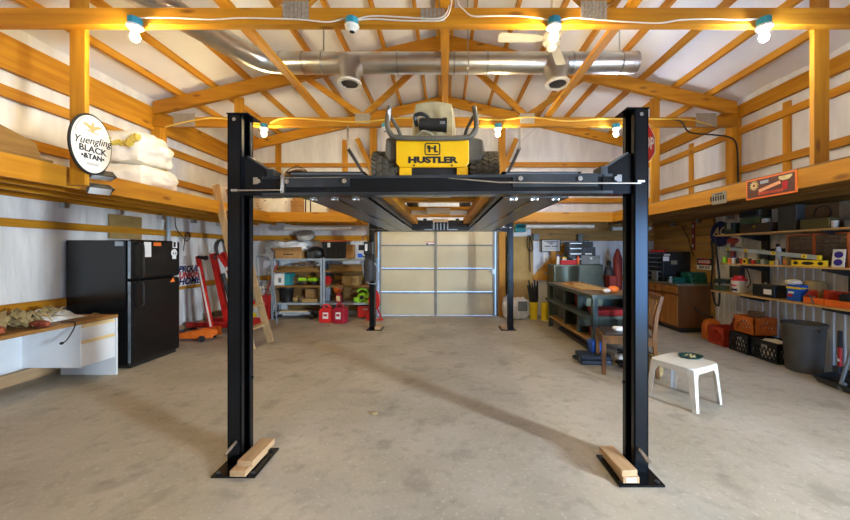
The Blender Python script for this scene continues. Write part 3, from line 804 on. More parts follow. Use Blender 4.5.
# engine shroud / seat back behind, with canister air cleaner
bxm = Xm(434)
mb = MB().puff((xx(434, 3.45), YM + .42, 2.40), (.43, .26, .52), 10, .45, .02)
mb.build('seat_back', M['beige'], mw, smooth=True)
MB().puff((bxm, YM + .78, 2.36), (.46, .46, .14), 8, .3, .02).build('seat_cushion', M['beige'], mw, smooth=True)
mb = MB().box(Xm(410), Xm(457), YM + .1, YM + .3, 2.2, Zm(134)).puff((bxm, YM + .2, 2.28), (.40, .26, .14), 8, .4, .03)
mb.build('engine', M['mgrey'], mw, smooth=True)
za = zz(124.5, YM + .1)
mb = MB().cyl((Xm(419), YM + .1, za), (Xm(438), YM + .09, za - .008), .058, seg=18).cyl((Xm(437), YM + .09, za - .008), (Xm(443), YM + .09, za - .01), .06, seg=18).cyl((Xm(443), YM + .09, za - .01), (Xm(447), YM + .09, za - .011), .066, seg=18)
ac = mb.build('air_cleaner', M['black'], mw, smooth=True)
MB().box(Xm(440), Xm(445), YM + .018, YM + .022, za - .025, za - .0).build('air_cleaner_label', M['greybox'], ac)
MB().tube(smoothpath([(Xm(416), YM + .1, za - .02), (Xm(414), YM + .08, za + .06), (Xm(420), YM + .07, za + .085), (Xm(427), YM + .1, za + .07), (Xm(429), YM + .12, za + .02)]), .018, 8).build('intake_hose', M['black'], mw, smooth=True)
MB().tube(smoothpath([(Xm(415), YM + .1, Zm(132)), (Xm(422), YM + .06, Zm(129)), (Xm(430), YM + .06, Zm(131)), (Xm(434), YM + .08, Zm(135))]), .013, 8).build('exhaust_pipe', M['beige'], mw, smooth=True)
for s, a, b in ((1, 383.5, 398), (-1, 467, 485.5)):
    xa, xb = Xm(a), Xm(b)
    if s > 0: pts = [(xa + .01, Zm(136)), (xb, Zm(133)), (xb, Zm(160)), (xa + .035, Zm(160)), (xa, Zm(153))]
    else: pts = [(xa, Zm(133)), (xb - .015, Zm(137)), (xb, Zm(153)), (xb - .035, Zm(159)), (xa, Zm(160))]
    MB().prism(pts, YM + .05, YM + .75, 'y').build('fuel_tank', M['mgrey'], mw, bevel=.02)
for x in (-.36, .19): MB().tube([(x, YM + .9, 2.36), (x, YM + 1.1, 2.72), (x + (.18 if x < 0 else -.18), YM + 1.12, 2.76)], .014, 8).build('steering_lever', M['mgrey'], mw, smooth=True)

# ================================================================ DUCT
DY, DZ, DR = 4.55, 3.92, .135
du = thing('spiral_duct', 'shiny galvanised round duct crossing below the roof with two vents', 'duct', (-.1, DY, DZ), 0, None, None, True)
MB().cyl((-2.15, DY, DZ), (2.52, DY, DZ), DR, seg=32).build('main_pipe', M['duct'], du, smooth=True)
el = [(-2.15, DY, DZ), (-2.28, DY - .02, DZ), (-2.40, DY - .09, DZ), (-2.49, DY - .2, DZ), (-2.55, DY - .32, DZ)]
MB().tube(el, DR * 1.01, 32).build('elbow', M['duct'], du, smooth=True)
MB().cyl((-2.55, DY - .32, DZ), (-3.18, DY - 1.75, DZ + .02), DR, seg=32).build('branch_pipe', M['duct'], du, smooth=True)
for x in (-2.14, -1.85, -.62, .12, .55, 1.66, 2.5): MB().cyl((x - .012, DY, DZ), (x + .012, DY, DZ), DR + .006, seg=32).build('joint_ring', M['galv'], du, smooth=True)
for px_ in (351, 556):
    X = xx(px_, DY - .05)
    zl = DZ - .31
    yv = DY - .1
    mb = MB()
    for f0, f1 in ((0, 1),):
        vs = []; fs = []; n_ = 28
        for (rx, ry, cy_, cz_) in ((.27, .15, DY, DZ + .05), (.21, .165, DY - .005, DZ - .04), (.16, .165, DY - .03, DZ - .12), (.135, .14, DY - .06, DZ - .18), (.128, .128, yv, zl)):
            for k in range(n_):
                a = 2 * PI * k / n_
                vs.append((X + rx * math.cos(a), cy_ + ry * math.sin(a), cz_ + .02 * math.sin(a)))
        for i in range(4):
            for k in range(n_): fs.append((i * n_ + k, i * n_ + (k + 1) % n_, (i + 1) * n_ + (k + 1) % n_, (i + 1) * n_ + k))
        mb._add(vs, fs)
    tk = mb.build('wye_branch', M['duct'], du, smooth=True)
    T = Matrix.Translation((X, yv - .01, zl + .005)) @ Matrix.Rotation(-.06, 4, 'X')
    vt = MB().lathe([(.15, -.005), (.155, -.02), (.15, -.035), (.11, -.03), (.105, .0)], (0, 0, 0), 28, T).build('round_vent', M['white'], tk, smooth=True)
    MB().lathe([(.108, -.006), (.108, -.012)], (0, 0, 0), 28, T).build('vent_throat', M['ink'], vt)
    mb = MB()
    for k in range(5):
        h = -.08 + k * .04; w = math.sqrt(max(.105 ** 2 - h * h, .0))
        mb.box(-w, w, h - .004, h + .004, -.03, -.012, T)
    mb.build('vent_fins', M['galv'], vt)
for x in (-1.6, .3, 2.3):
    MB().tube([(x, DY + (DR + .006) * math.cos(a), DZ + (DR + .006) * math.sin(a)) for a in [2 * PI * k / 24 for k in range(24)]], .008, 4, closed=True).box(x - .008, x + .008, DY - .002, DY + .002, DZ + DR, zroof(x) + .05).build('hanger_strap', M['galv'], du)

# ================================================================ LIGHT FIXTURES
bulbm = mat('glowing_bulb', '#ffe9b4', rough=.4, emit=1)
bulbm.node_tree.nodes['Principled BSDF'].inputs['Emission Strength'].default_value = BULB
bulbc = mat('glowing_bulb_cool', '#dae6ff', rough=.4, emit=1)
bulbc.node_tree.nodes['Principled BSDF'].inputs['Emission Strength'].default_value = BULB * .95
def fixture(x, y, z, lab, lit=True, cool=False):
    t = thing('bulb_holder', lab, 'light fixture', (x, y, z), 0, 'porcelain bulb holders on the trusses')
    MB().prism([(.055 * math.cos(PI / 8 + k * PI / 4), .055 * math.sin(PI / 8 + k * PI / 4)) for k in range(8)], -.045, .012, 'z').build('junction_box', M['boxblue'], t)
    MB().lathe([(.05, -.045), (.062, -.05), (.058, -.068), (.035, -.085), (.028, -.10)], (0, 0, 0), 20).build('lamp_holder', M['ceramic'], t, smooth=True)
    if lit:
        MB().lathe([(.014, -.098), (.018, -.108), (.030, -.125), (.034, -.145), (.028, -.168), (.014, -.18), (.002, -.182)], (0, 0, 0), 14).build('bulb', bulbc if cool else bulbm, t, smooth=True)
    else:
        MB().lathe([(.022, -.10), (.022, -.102)], (0, 0, 0), 12).build('empty_socket', M['ink'], t)
    return t
for px_, lit, lab in ((135, True, 'glowing bulb in a blue box on the front truss near the oval beer sign'), (352, False, 'empty white bulb holder in a blue box on the front truss'), (554, True, 'glowing bulb in a blue box on the front truss above the second duct vent'), (764, True, 'glowing bulb in a blue box on the front truss near the shelves side')):
    d = 2.97
    fixture(xx(px_, d), d, 3.425, lab, lit, px_ > 700)
for px_, lit, cool, lab in ((264, True, False, 'glowing bulb on the second truss beside the left lift post top'), (385, False, False, 'empty bulb holder on the second truss left of the mower'), (498, True, False, 'glowing bulb on the second truss just right of the mower'), (616, True, True, 'glowing white bulb on the second truss beside the lift post with the stop sign')):
    d = 5.40
    fixture(xx(px_, d), d, 3.42 if True else 0, lab, lit, cool)

# cables on the trusses
def cable(pts, r, m, lab, n=4): return solo('cable', MB().tube(smoothpath(pts, n), r, 6), m, lab, 'cable', 'electric cables', smooth=True)
yt1 = 3.0
def row(pxs, d, dz=0): return [(xx(a, d), d, zz(b, d) + dz) for a, b in pxs]
cable(row([(140, 18), (175, 18), (210, 19.5), (240, 18), (270, 18.5), (300, 19.5), (328, 22), (345, 18)], 2.985), .006, M['romex'], 'white cable stapled along the front truss left of the empty holder')
cable(row([(357, 19), (372, 16), (400, 17), (425, 18.5), (440, 18), (447, 12), (450, 0), (452, -12)], 2.985), .006, M['romex'], 'white cable along the front truss rising at the centre')
cable(row([(357, 20), (375, 19), (400, 20.5), (430, 21), (442, 20), (449, 13), (452, 0), (454, -12)], 2.98), .006, M['romex'], 'second white cable along the front truss rising at the centre')
cable(row([(459, -12), (458, 3), (464, 10), (472, 16), (490, 16), (515, 16), (538, 18), (548, 20)], 2.985), .006, M['romex'], 'white cable along the front truss left of the bulb by the second duct vent')
cable(row([(560, 20), (575, 18), (600, 20), (630, 22), (660, 23), (680, 20), (710, 19), (740, 20), (758, 19)], 2.985), .006, M['romex'], 'white cable along the front truss towards the shelves side bulb')
cable(row([(165, 127), (190, 121), (215, 118), (240, 121), (258, 123)], 5.43), .012, M['yromex'], 'yellow cable bundle on the second truss above the ladder')
cable(row([(270, 123), (285, 118), (320, 120), (360, 122), (400, 118), (420, 119)], 5.43), .012, M['yromex'], 'yellow cable bundle on the second truss left of the mower')
cable(row([(470, 118), (500, 120), (530, 117), (565, 121), (600, 119), (650, 119), (690, 120), (712, 126)], 5.43), .012, M['yromex'], 'yellow cable bundle on the second truss right of the mower')
cable([(3.3, 5.44, 3.53), (3.7, 5.44, 3.5), (3.85, 5.44, 3.32), (4.2, 5.44, 3.28), (4.5, 5.45, 3.24), (4.62, 5.46, 3.1), (4.64, 5.46, 2.6), (4.66, 5.46, 2.22)], .012, M['black'], 'black cable hanging from the second truss down the wall above the licence plate')
cable([(-3.5, 2.6, 1.99), (-3.62, 2.75, 1.90), (-3.9, 2.75, 1.84), (-4.3, 2.6, 1.80), (-4.62, 2.3, 1.79)], .008, M['black'], 'black cord sagging under the loft over the desk')

# white ceiling fan between the front truss and the duct
cf = thing('ceiling_fan', 'white ceiling fan hanging between the front truss and the shiny duct', 'ceiling fan', (1.15, 3.72, 3.72), 0)
MB().lathe([(.03, -.06), (.09, -.04), (.10, .0), (.09, .05), (.03, .07)], (0, 0, 0), 22).build('motor_hub', M['white'], cf, smooth=True)
MB().cyl((0, 0, .06), (0, 0, zroof(1.15) + .06 - 3.72), .013).build('down_rod', M['white'], cf, smooth=True)
MB().sph((0, 0, -.085), (.055, .055, .045), 2).build('fan_light_globe', M['ceramic'], cf, smooth=True)
for k in range(3):
    a = math.radians(182 + k * 120)
    T = Matrix.Rotation(a, 4, 'Z') @ Matrix.Translation((.1, 0, .01)) @ Matrix.Rotation(.2, 4, 'X')
    MB().prism([(0, -.025), (.08, -.05), (.46, -.062), (.48, -.04), (.48, .04), (.46, .062), (.08, .05), (0, .025)], -.004, .004, 'z', T).build('blade', M['white'], cf)
# ================================================================ LEFT SIDE
# fridge
fx0, fx1, fy0, fy1, fh = -4.64, -3.82, 4.215, 4.98, 1.585
fr = thing('refrigerator', 'black two door refrigerator with stickers standing against the white wall', 'refrigerator', ((fx0 + fx1) / 2, (fy0 + fy1) / 2, 0), 0, None, None, True)
MB().box(fx0, fx1 - .085, fy0 + .005, fy1 - .005, .03, fh - .01).build('cabinet_body', M['fridge'], fr, bevel=.008)
MB().box(fx0 + .02, fx1 - .1, fy0 + .02, fy1 - .02, 0, .03).box(fx1 - .1, fx1 - .05, fy0 + .02, fy1 - .02, .0, .045).build('base_grille', M['black'], fr)
SPL = 1.085
d1 = MB().box(fx1 - .075, fx1, fy0, fy1, SPL + .006, fh).build('freezer_door', M['fridge'], fr, bevel=.03)
d2 = MB().box(fx1 - .075, fx1, fy0, fy1, .045, SPL - .006).build('fridge_door', M['fridge'], fr, bevel=.03)
for d, za, zb_ in ((d1, SPL + .02, fh - .04), (d2, SPL - .34, SPL - .02)):
    pts = [(fx1, fy0 + .09, za), (fx1 + .055, fy0 + .09, za + .03), (fx1 + .06, fy0 + .09, (za + zb_) / 2), (fx1 + .055, fy0 + .09, zb_ - .03), (fx1, fy0 + .09, zb_)]
    MB().tube(smoothpath(pts), .011, 8).build('handle', M['steel2'], d, smooth=True)
for d, za, zb_ in ((d1, SPL + .02, fh - .02), (d2, .07, SPL - .02)):
    MB().box(fx1 - .052, fx1 - .022, fy0 - .003, fy0 + .004, za, zb_).build('door_edge_highlight', M['doorhighlight'], d)  # pale strip painted in as the highlight on the rounded door edge
def dy(px): return dX(px, fx1)
def onfront(name, a, b, c, d, m, par, th=.003):
    y0_, y1_ = dy(a), dy(b); ym = (y0_ + y1_) / 2
    return MB().box(fx1, fx1 + th, y0_, y1_, zz(d, ym), zz(c, ym)).build(name, m, par)
onfront('paper_note', 144, 151, 242, 257, M['paper'], d1)
s_ = onfront('red_sticker', 153.5, 161, 242.5, 246, M['orange'], d1); 
onfront('photo_magnet', 172.5, 177, 241, 248, M['paper'], d1)
onfront('photo_image', 173.2, 175.5, 242, 247, M['ink'], d1, .004)
y0_ = dy(173.5)
sk = MB().sph((fx1 + .002, y0_ + .01, zz(253, y0_)), (.006, .055, .058), 2).box(fx1, fx1 + .006, y0_ - .022, y0_ + .042, zz(259, y0_), zz(255, y0_)).build('skull_sticker', M['paper'], d1, smooth=True)
for q in (-.01, .03): MB().sph((fx1 + .008, y0_ + q, zz(253.5, y0_)), (.003, .012, .014), 1).build('skull_eye', M['ink'], sk)
ya = dy(172)
MB().prism([(ya - .04, zz(282, ya)), (ya + .05, zz(282, ya)), (ya + .02, zz(277.5, ya))], fx1, fx1 + .003, 'x').build('warning_triangle', M['orange'], d2)
MB().box(xx(115, fy0), xx(123, fy0), fy0 - .002, fy0 + .005, zz(246, fy0), zz(241.5, fy0)).build('maker_plate', M['greypaint'], fr)
# foam patch and conduit in the wall above the fridge
solo('insulation_patch', MB().box(XL + .035, XL + .06, 4.78, 5.28, 1.62, 1.96), M['tan'], 'torn tan insulation patch in the white wall above the fridge', 'insulation patch')
t = thing('wall_conduit', 'grey upright conduit on the wall behind the far corner of the fridge', 'conduit', (XL + .1, 5.74, .05), 0, None, None, True)
MB().tube([(XL + .1, 5.74, .05), (XL + .1, 5.74, 2.02)], .03, 10).build('pipe', M['greypaint'], t, smooth=True)
cable([(XL + .12, 5.85, 2.02), (XL + .13, 5.86, 1.85), (XL + .15, 5.95, 1.72), (XL + .14, 6.1, 1.62), (XL + .12, 6.2, 1.72), (XL + .12, 6.12, 1.78), (XL + .13, 6.05, 1.6), (XL + .13, 6.03, 1.45)], .008, M['black'], 'black cord looping down the wall beside the fridge top')

# desk
dk = thing('wall_desk', 'white wall desk with wooden top and two drawers beside the fridge', 'desk', (-4.2, 3.1, 0), 0, None, None, True)
MB().box(-4.62, -3.83, 1.2, 4.045, .665, .70).build('desk_top', DESKW, dk, bevel=.003)
MB().box(-4.48, -3.85, 4.02, 4.04, 0, .665).build('end_panel', M['whitemelamine'], dk)
MB().box(-3.85, -3.832, 4.02, 4.04, 0, .665).build('panel_edge', M['whitemelamine'], dk)
db = MB().box(-4.45, -3.85, 3.63, 4.018, .21, .663).build('drawer_box', M['whitemelamine'], dk)
for z0, z1, zl in ((.515, .625, .645), (.215, .455, .49)):
    dr = MB().box(-3.85, -3.832, 3.64, 4.01, z0, z1).build('drawer', M['whitemelamine'], dk, bevel=.002)
    MB().prism([(-3.85, z1 + .002), (-3.828, z1 + .002), (-3.828, z1 + .012), (-3.845, z1 + .034), (-3.85, z1 + .034)], 3.645, 4.005, 'y').build('pull_rail', M['cream'], dr)
MB().box(-3.852, -3.834, 3.628, 3.638, .21, .663).build('panel_edge', M['whitemelamine'], dk)
MB().box(-4.47, -4.45, 1.2, 3.63, .21, .663).build('back_panel', M['whitemelamine'], dk)

# dried corn and flowers on the desk
def husk_mb(n, L_, seed):
    r = random.Random(seed); mb = MB()
    for k in range(n):
        a = r.uniform(-.45, .45); ln = L_ * r.uniform(.7, 1.2); w = r.uniform(.012, .028)
        dx, dyy = math.sin(a), math.cos(a)
        pz = [(0, 0, .02), (dx * ln * .5, dyy * ln * .5, .02 + r.uniform(.02, .09)), (dx * ln, dyy * ln, r.uniform(.0, .07) + .01)]
        px_ = [Vector(p) for p in pz]; sd = Vector((dyy, -dx, r.uniform(-.6, .6))).normalized()
        vs = []
        for i, p in enumerate(px_):
            ww = (w, w * 1.3, .003)[i]; vs += [p - sd * ww, p + sd * ww]
        mb._add(vs, [(0, 1, 3, 2), (2, 3, 5, 4)])
    return mb
def ear(name, label, m, grp):
    t = thing(name, label, 'dried corn', (0, 0, 0), 0, grp)
    T = Matrix.Rotation(-PI / 2, 4, 'X')
    cob = MB().lathe([(.004, 0), (.02, .012), (.026, .05), (.025, .1), (.018, .14), (.004, .165)], (0, 0, 0), 12, Matrix.Translation((0, -.16, .027)) @ T)
    cob.build('cob', m, t, smooth=True)
    husk_mb(9, .17, 17).build('husk', M['husk'], t, solid=.002)
    return t
e_r = ear('dried_corn', 'red ear of dried corn with curled husk, leftmost front on the desk', M['corn'], 'dried corn on the desk')
e_p = ear('dried_corn', 'pale ear of dried corn among husks at the left edge of the desk', M['corn2'], 'dried corn on the desk')
ZD = .70
for q_ in (e_r, e_p): q_.scale = (1.15, 1.2, 1.35)
e_r.location = (-4.02, 3.12, ZD); e_r.rotation_euler = (0, 0, .9)
e_p.location = (-4.25, 3.0, ZD); e_p.rotation_euler = (0, 0, 1.4)
spots = [(e_r, -4.30, 3.60, -.9, 'dark red ear of dried corn nearest the wall beside the white bag'), (e_r, -4.12, 3.42, -1.9, 'dark red ear of dried corn lying against the white bag'),
         (e_p, -4.10, 2.95, .2, 'pale ear of dried corn near the desk front edge'), (e_r, -4.40, 3.15, 2.2, 'red ear of dried corn at the back of the desk by the wall'),
         (e_p, -4.38, 3.4, -.4, 'pale ear of dried corn at the back of the desk behind the red ears'), (e_p, -4.2, 3.28, .6, 'pale ear of dried corn in the middle of the pile'),
         (e_r, -4.0, 3.32, 1.6, 'red ear of dried corn hanging over the desk front edge')]
for src, x, y, a, lab in spots: clone(src, (x, y, ZD), a, lab)
mb = MB(); r_ = random.Random(5)
for k in range(150):
    x, y = -4.22 + r_.gauss(0, .12), 3.25 + r_.gauss(0, .25); a = r_.uniform(0, 2 * PI); ln = r_.uniform(.06, .2)
    p = Vector((x, y, ZD + r_.uniform(.03, .1))); q = p + Vector((math.cos(a) * ln, math.sin(a) * ln, r_.uniform(-.03, .05))); q.z = max(q.z, ZD + .006)
    sd = Vector((-math.sin(a), math.cos(a), r_.uniform(-1, 1))).normalized() * r_.uniform(.004, .012)
    mb._add([p - sd * .3, p + sd * .3, (p + q) / 2 + sd + Vector((0, 0, .02)), (p + q) / 2 - sd + Vector((0, 0, .02)), q], [(0, 1, 2, 3), (3, 2, 4)])
o = solo('loose_husks', mb, M['husk'], 'loose dried husks and leaves strewn over the corn on the desk', 'dried leaves', kind='stuff', solid=.002)
mb = MB()
for k in range(46):
    a = r_.uniform(0, 2 * PI); R_ = r_.uniform(.0, .19)
    mb.sph((-4.3 + R_ * math.cos(a), 3.12 + 1.6 * R_ * math.sin(a), ZD + .03 + r_.uniform(0, .09)), r_.uniform(.014, .03), 1, .3, 4, k)
solo('seed_heads', mb, M['husk2'], 'dark dried seed heads heaped at the back of the desk', 'dried flowers', kind='stuff', smooth=True)
solo('plastic_bag', MB().sheet(lambda u, v: (-4.5 + .46 * u, 3.40 + .5 * v, ZD + .008 + .13 * (math.sin(PI * u) ** .6) * (math.sin(PI * v) ** .5) * (.65 + .6 * mnoise.noise(Vector((u * 6, v * 6, 2)))) * (1 if True else 0)), 24, 24), M['bag'], 'crumpled white plastic bag on the desk beside the dried corn', 'plastic bag', smooth=True, solid=.003)
cable([(-3.95, 3.55, ZD + .006), (-3.84, 3.57, ZD + .006), (-3.815, 3.55, ZD - .05), (-3.80, 3.47, ZD - .15), (-3.80, 3.44, ZD - .17)], .006, M['black'], 'short dark cord hanging over the front edge of the desk')
solo('cord_plug', MB().sph((-3.80, 3.42, ZD - .175), (.012, .02, .014), 2), M['ink'], 'dark plug at the end of the cord hanging off the desk', 'plug')

# union yard sign on the wall
sg = thing('yard_sign', 'white PROUD UNION HOME sign on the wall behind the red hoist', 'sign', (XL + .09, 6.25, .83), 0, None, None, True)
MB().box(XL + .075, XL + .083, 5.93, 6.53, .83, 1.21).build('sign_panel', M['paper'], sg)
for s_, z, m in (('PROUD', 1.125, M['inkblue']), ('UNION', 1.015, M['inkred']), ('HOME', .905, M['inkblue'])):
    text(sg, s_, (XL + .085, 6.23, z), FACE_PX, .15 if s_ != 'HOME' else .16, m, .001, .25, 1.0 if s_ != 'HOME' else 1.15, bold=.007)

# floor jack
jk = thing('floor_jack', 'orange trolley floor jack on the floor beside the fridge', 'floor jack', (-4.0, 5.65, 0), 0, None, None, True)
for yy in (5.5, 5.72): MB().prism([(-4.42, .05), (-4.42, .10), (-4.1, .15), (-3.85, .2), (-3.72, .2), (-3.70, .06), (-4.0, .05)], yy - .012, yy + .012, 'y').build('side_plate', M['orange'], jk, bevel=.004)
MB().box(-4.36, -3.78, 5.52, 5.7, .07, .13).build('lifting_arm', M['orange'], jk, bevel=.01)
MB().lathe([(.05, .13), (.06, .15), (.06, .165)], (-4.3, 5.61, 0), 14).build('saddle', M['black'], jk)
for x, yy in ((-4.36, 5.49), (-4.36, 5.73), (-3.86, 5.475), (-3.86, 5.745)):
    MB().cyl((x, yy - .018, .05), (x, yy + .018, .05), .05, seg=16).build('wheel', M['steel2'], jk)
MB().cyl((-3.78, 5.56, .12), (-3.78, 5.66, .12), .06, seg=12).build('pump_block', M['orange'], jk)
MB().bar((-3.80, 5.61, .2), (-4.20, 5.86, 1.36), .07, .045, (0, 1, 0)).build('handle', M['red'], jk, bevel=.008)
MB().bar((-3.79, 5.585, .22), (-4.14, 5.80, 1.18), .022, .02, (0, 1, 0)).build('handle_stripe', M['white'], jk)
MB().cyl((-4.19, 5.85, 1.34), (-4.05, 5.82, 1.33), .028).cyl((-4.05, 5.82, 1.33), (-4.02, 5.815, 1.33), .04).build('handle_knob', M['ink'], jk)
# engine hoist
hs = thing('engine_hoist', 'red folded engine hoist behind the floor jack handle', 'engine hoist', (-3.7, 6.15, 0), 0, None, None, True)
for a, b in (((-4.55, 6.1, .15), (-3.4, 5.95, .17)), ((-4.4, 6.5, .15), (-3.4, 6.4, .17))): MB().bar(a, b, .08, .085).build('leg', M['red'], hs, bevel=.006)
for x, yy in ((-3.5, 5.87), (-3.5, 6.53), (-3.75, 6.08), (-4.45, 6.1)):
    MB().cyl((x, yy - .02, .055), (x, yy + .02, .055), .055, seg=16).build('caster', M['steel2'], hs)
for a, b, w in (((-3.84, 6.1, .2), (-4.17, 6.2, 1.40), .085), ((-3.55, 6.15, .2), (-4.05, 6.3, 1.42), .07), ((-3.45, 6.25, .45), (-3.98, 6.32, 1.25), .06)):
    MB().bar(a, b, w, w, (0, 1, 0)).build('mast', M['red'], hs, bevel=.006)
MB().bar((-3.42, 6.05, .55), (-3.98, 6.1, 1.38), .06, .075, (0, 1, 0)).build('boom', M['red'], hs, bevel=.006)
MB().cyl((-3.68, 6.04, .3), (-3.92, 6.08, 1.05), .035).build('hydraulic_ram', M['steel2'], hs)
MB().tube(smoothpath([(-3.98, 6.1, 1.38), (-4.05, 6.1, 1.39), (-4.08, 6.1, 1.34), (-4.05, 6.1, 1.29)]), .012, 6).build('hook', M['steel2'], hs)
for k in range(3): MB().box(-3.66 - k * .083, -3.62 - k * .083, 6.02, 6.034, .86 + k * .125, .92 + k * .125).build('decal', M['paper'], hs)
MB().box(-3.62, -3.42, 5.9, 6.5, .1, .2).build('base_frame', M['red'], hs, bevel=.01)
# dark things behind the hoist
solo('canvas_bag', MB().puff((-4.35, 6.75, 0), (.5, .5, .28), 8, .5, .25, 3, 4), M['husk2'], 'dark brown canvas bundle on the floor against the wall behind the orange jack', 'bundle', smooth=True)
solo('coiled_hose', MB().tube([(-4.61 + .0006 * k, 7.1 + .16 * math.cos(k * .5), 1.5 + .18 * math.sin(k * .5)) for k in range(38)], .022, 6), M['darkgrey'], 'dark coiled hose hanging on the wall above the red hoist', 'hose', smooth=True)
solo('folding_chair_frame', MB().tube(smoothpath([(-3.62, 6.9, 0), (-3.72, 6.9, .8), (-3.76, 6.9, 1.32), (-3.6, 6.9, 1.36), (-3.5, 6.9, 1.30), (-3.42, 6.9, .7), (-3.36, 6.9, 0)]), .016, 8), M['greypaint'], 'light grey tube frame standing behind the red hoist', 'tube frame', smooth=True)

# ladder leaning on the loft edge
ld = thing('wooden_ladder', 'weathered wooden step ladder leaning on the loft edge by the lift post', 'ladder', (-2.79, 5.25, 0), 0, None, None, True)
A0, A1 = Vector((-2.76, 5.46, 0)), Vector((-3.52, 5.62, 2.46))
B0, B1 = Vector((-2.80, 5.0, 0)), Vector((-3.52, 5.30, 2.46))
for a, b in ((A0, A1), (B0, B1)): MB().bar(a, b, .03, .105, (1, 0, .3)).build('side_rail', BZ, ld, bevel=.004)
for k in range(1, 8):
    f = k / 8.3
    a = A0.lerp(A1, f); b = B0.lerp(B1, f)
    MB().bar(a, b, .12, .032, (0, 0, 1)).build('tread', BZ, ld)
# bucket, can and broom behind the ladder
bk = thing('bucket', 'white plastic bucket with yellow label on the floor behind the ladder', 'bucket', (xx(256, 7.0), 7.0, 0), 0)
MB().lathe([(.12, 0), (.145, .33), (.152, .34), (.152, .36)], (0, 0, 0), 24).build('pail', M['white'], bk, smooth=True)
MB().lathe([(.154, .36), (.157, .375), (.13, .385)], (0, 0, 0), 24).build('rim', M['white'], bk, smooth=True)
MB().sheet(lambda u, v: (.142 * math.sin((u - .5) * 1.2), -.142 * math.cos((u - .5) * 1.2), .08 + .14 * v), 8, 2).build('yellow_label', M['yellowp'], bk, solid=.003)
rc = thing('red_bucket', 'red bucket behind the white bucket at the end of the storage racks', 'bucket', (xx(263, 7.3), 7.33, 0), 0)
MB().lathe([(.14, 0), (.17, .5), (.175, .52)], (0, 0, 0), 22).build('pail', M['red'], rc, smooth=True)
MB().tube([(.17 * math.cos(a), .02, .5 + .14 * math.sin(a)) for a in [PI * k / 10 for k in range(11)]], .008, 6).build('bail_handle', M['steel2'], rc, smooth=True)
solo('broom_stick', MB().cyl((-3.95, 7.25, 0), (-3.66, 7.5, 1.15), .016), M['red'], 'red stick leaning beside the end of the storage racks', 'stick', smooth=True)
solo('cement_bag', MB().puff((-4.1, 7.45, .0), (.5, .35, .75), 8, .4, .12, 3, 8), M['bag'], 'white paper sack standing left of the storage racks', 'sack', smooth=True)

# ================================================================ GREY STORAGE RACKS
RY0, RY1 = 7.30, 7.68
def rack(x0, x1, lab, levels):
    t = thing('storage_rack', lab, 'shelving', ((x0 + x1) / 2, RY0, 0), 0, 'grey steel storage racks', None, True)
    for x in (x0 + .02, x1 - .02):
        for yy in (RY0 + .02, RY1 - .02): MB().box(x - .02, x + .02, yy - .02, yy + .02, 0, 1.30).build('upright', M['greypaint'], t)
    for z in levels: MB().box(x0 + .005, x1 - .005, RY0 + .005, RY1 - .005, z - .04, z).build('shelf', M['greypaint'] if z in (levels[0], levels[-1]) else BX, t, bevel=.003)
LV = (.35, .72, 1.04, 1.29)
rack(-3.68, -2.60, 'grey steel storage rack with cardboard box on top, beside the ladder', LV)
rack(-2.585, -1.50, 'grey steel storage rack with black tote on top, by the lift power unit', LV)
def bxbox(name, px0, px1, pyt, z0, m, lab, cat, d=7.36, dep=.28, bevel=.006, pyb=None):
    x0, x1 = xx(px0, d), xx(px1, d); z1 = zz(pyt, d)
    return solo(name, MB().box(x0, x1, d, d + dep, z0, z1), m, lab, cat, bevel=bevel)
def carton(name, px0, px1, pyt, z0, lab, d=7.36, dep=.3, m=None, flaps=True, tape=True):
    x0, x1 = xx(px0, d), xx(px1, d); z1 = zz(pyt, d)
    t = thing(name, lab, 'box', ((x0 + x1) / 2, d + dep / 2, z0), 0)
    w, h = (x1 - x0) / 2, z1 - z0
    MB().box(-w, w, -dep / 2, dep / 2, 0, h).build('carton', m or M['card'], t, bevel=.004)
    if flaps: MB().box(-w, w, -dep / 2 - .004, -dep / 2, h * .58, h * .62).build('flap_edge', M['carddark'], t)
    if tape: MB().box(-w - .001, w + .001, -.025, .025, h, h + .002).build('tape', M['tan'], t)
    return t
bx = thing('cardboard_box', 'open brown cardboard box with flap on top of the left storage rack', 'box', (xx(290, 7.42), 7.5, 1.29), 0)
MB().box(-.29, .28, -.14, .14, 0, .16).build('carton', M['card'], bx, bevel=.004)
MB()._add([(-.29, -.14, .16), (.28, -.14, .16), (.3, -.2, .245), (-.33, -.2, .225)], [(0, 1, 2, 3)]).build('flap', M['card'], bx, solid=.006)
MB()._add([(-.29, -.14, .16), (-.29, .14, .16), (-.36, .14, .26), (-.37, -.14, .22)], [(0, 1, 2, 3)]).build('flap', M['card'], bx, solid=.006)
MB().box(-.12, .1, -.143, -.14, .08, .1).build('print_mark', M['ink'], bx)
solo('cloth_bundle', MB().puff((xx(293, 7.5), 7.52, 1.452), (.66, .26, .24), 8, .7, .35, 3, 1), M['bag'], 'white crumpled cloth stuffed on top of the open cardboard box', 'cloth', smooth=True)
pk = thing('plastic_drum', 'clear grey plastic drum lying on the white cloth above the racks', 'drum', (xx(304, 7.45), 7.5, 1.645), 0)
T = Matrix.Rotation(1.1, 4, 'X')
MB().lathe([(.10, 0), (.17, .02), (.18, .10), (.16, .13), (.05, .14)], (0, 0, 0), 22, Matrix.Translation((0, .06, .08)) @ Matrix.Rotation(.5, 4, 'X'), sx=1.1).build('shell', M['glassy'], pk, smooth=True)
MB().tube([(.19 * math.cos(a), .06 + .15 * math.sin(a), .10 + .08 * math.sin(a)) for a in [2 * PI * k / 20 for k in range(20)]], .012, 6, closed=True).build('rim', M['darkgrey'], pk, smooth=True)
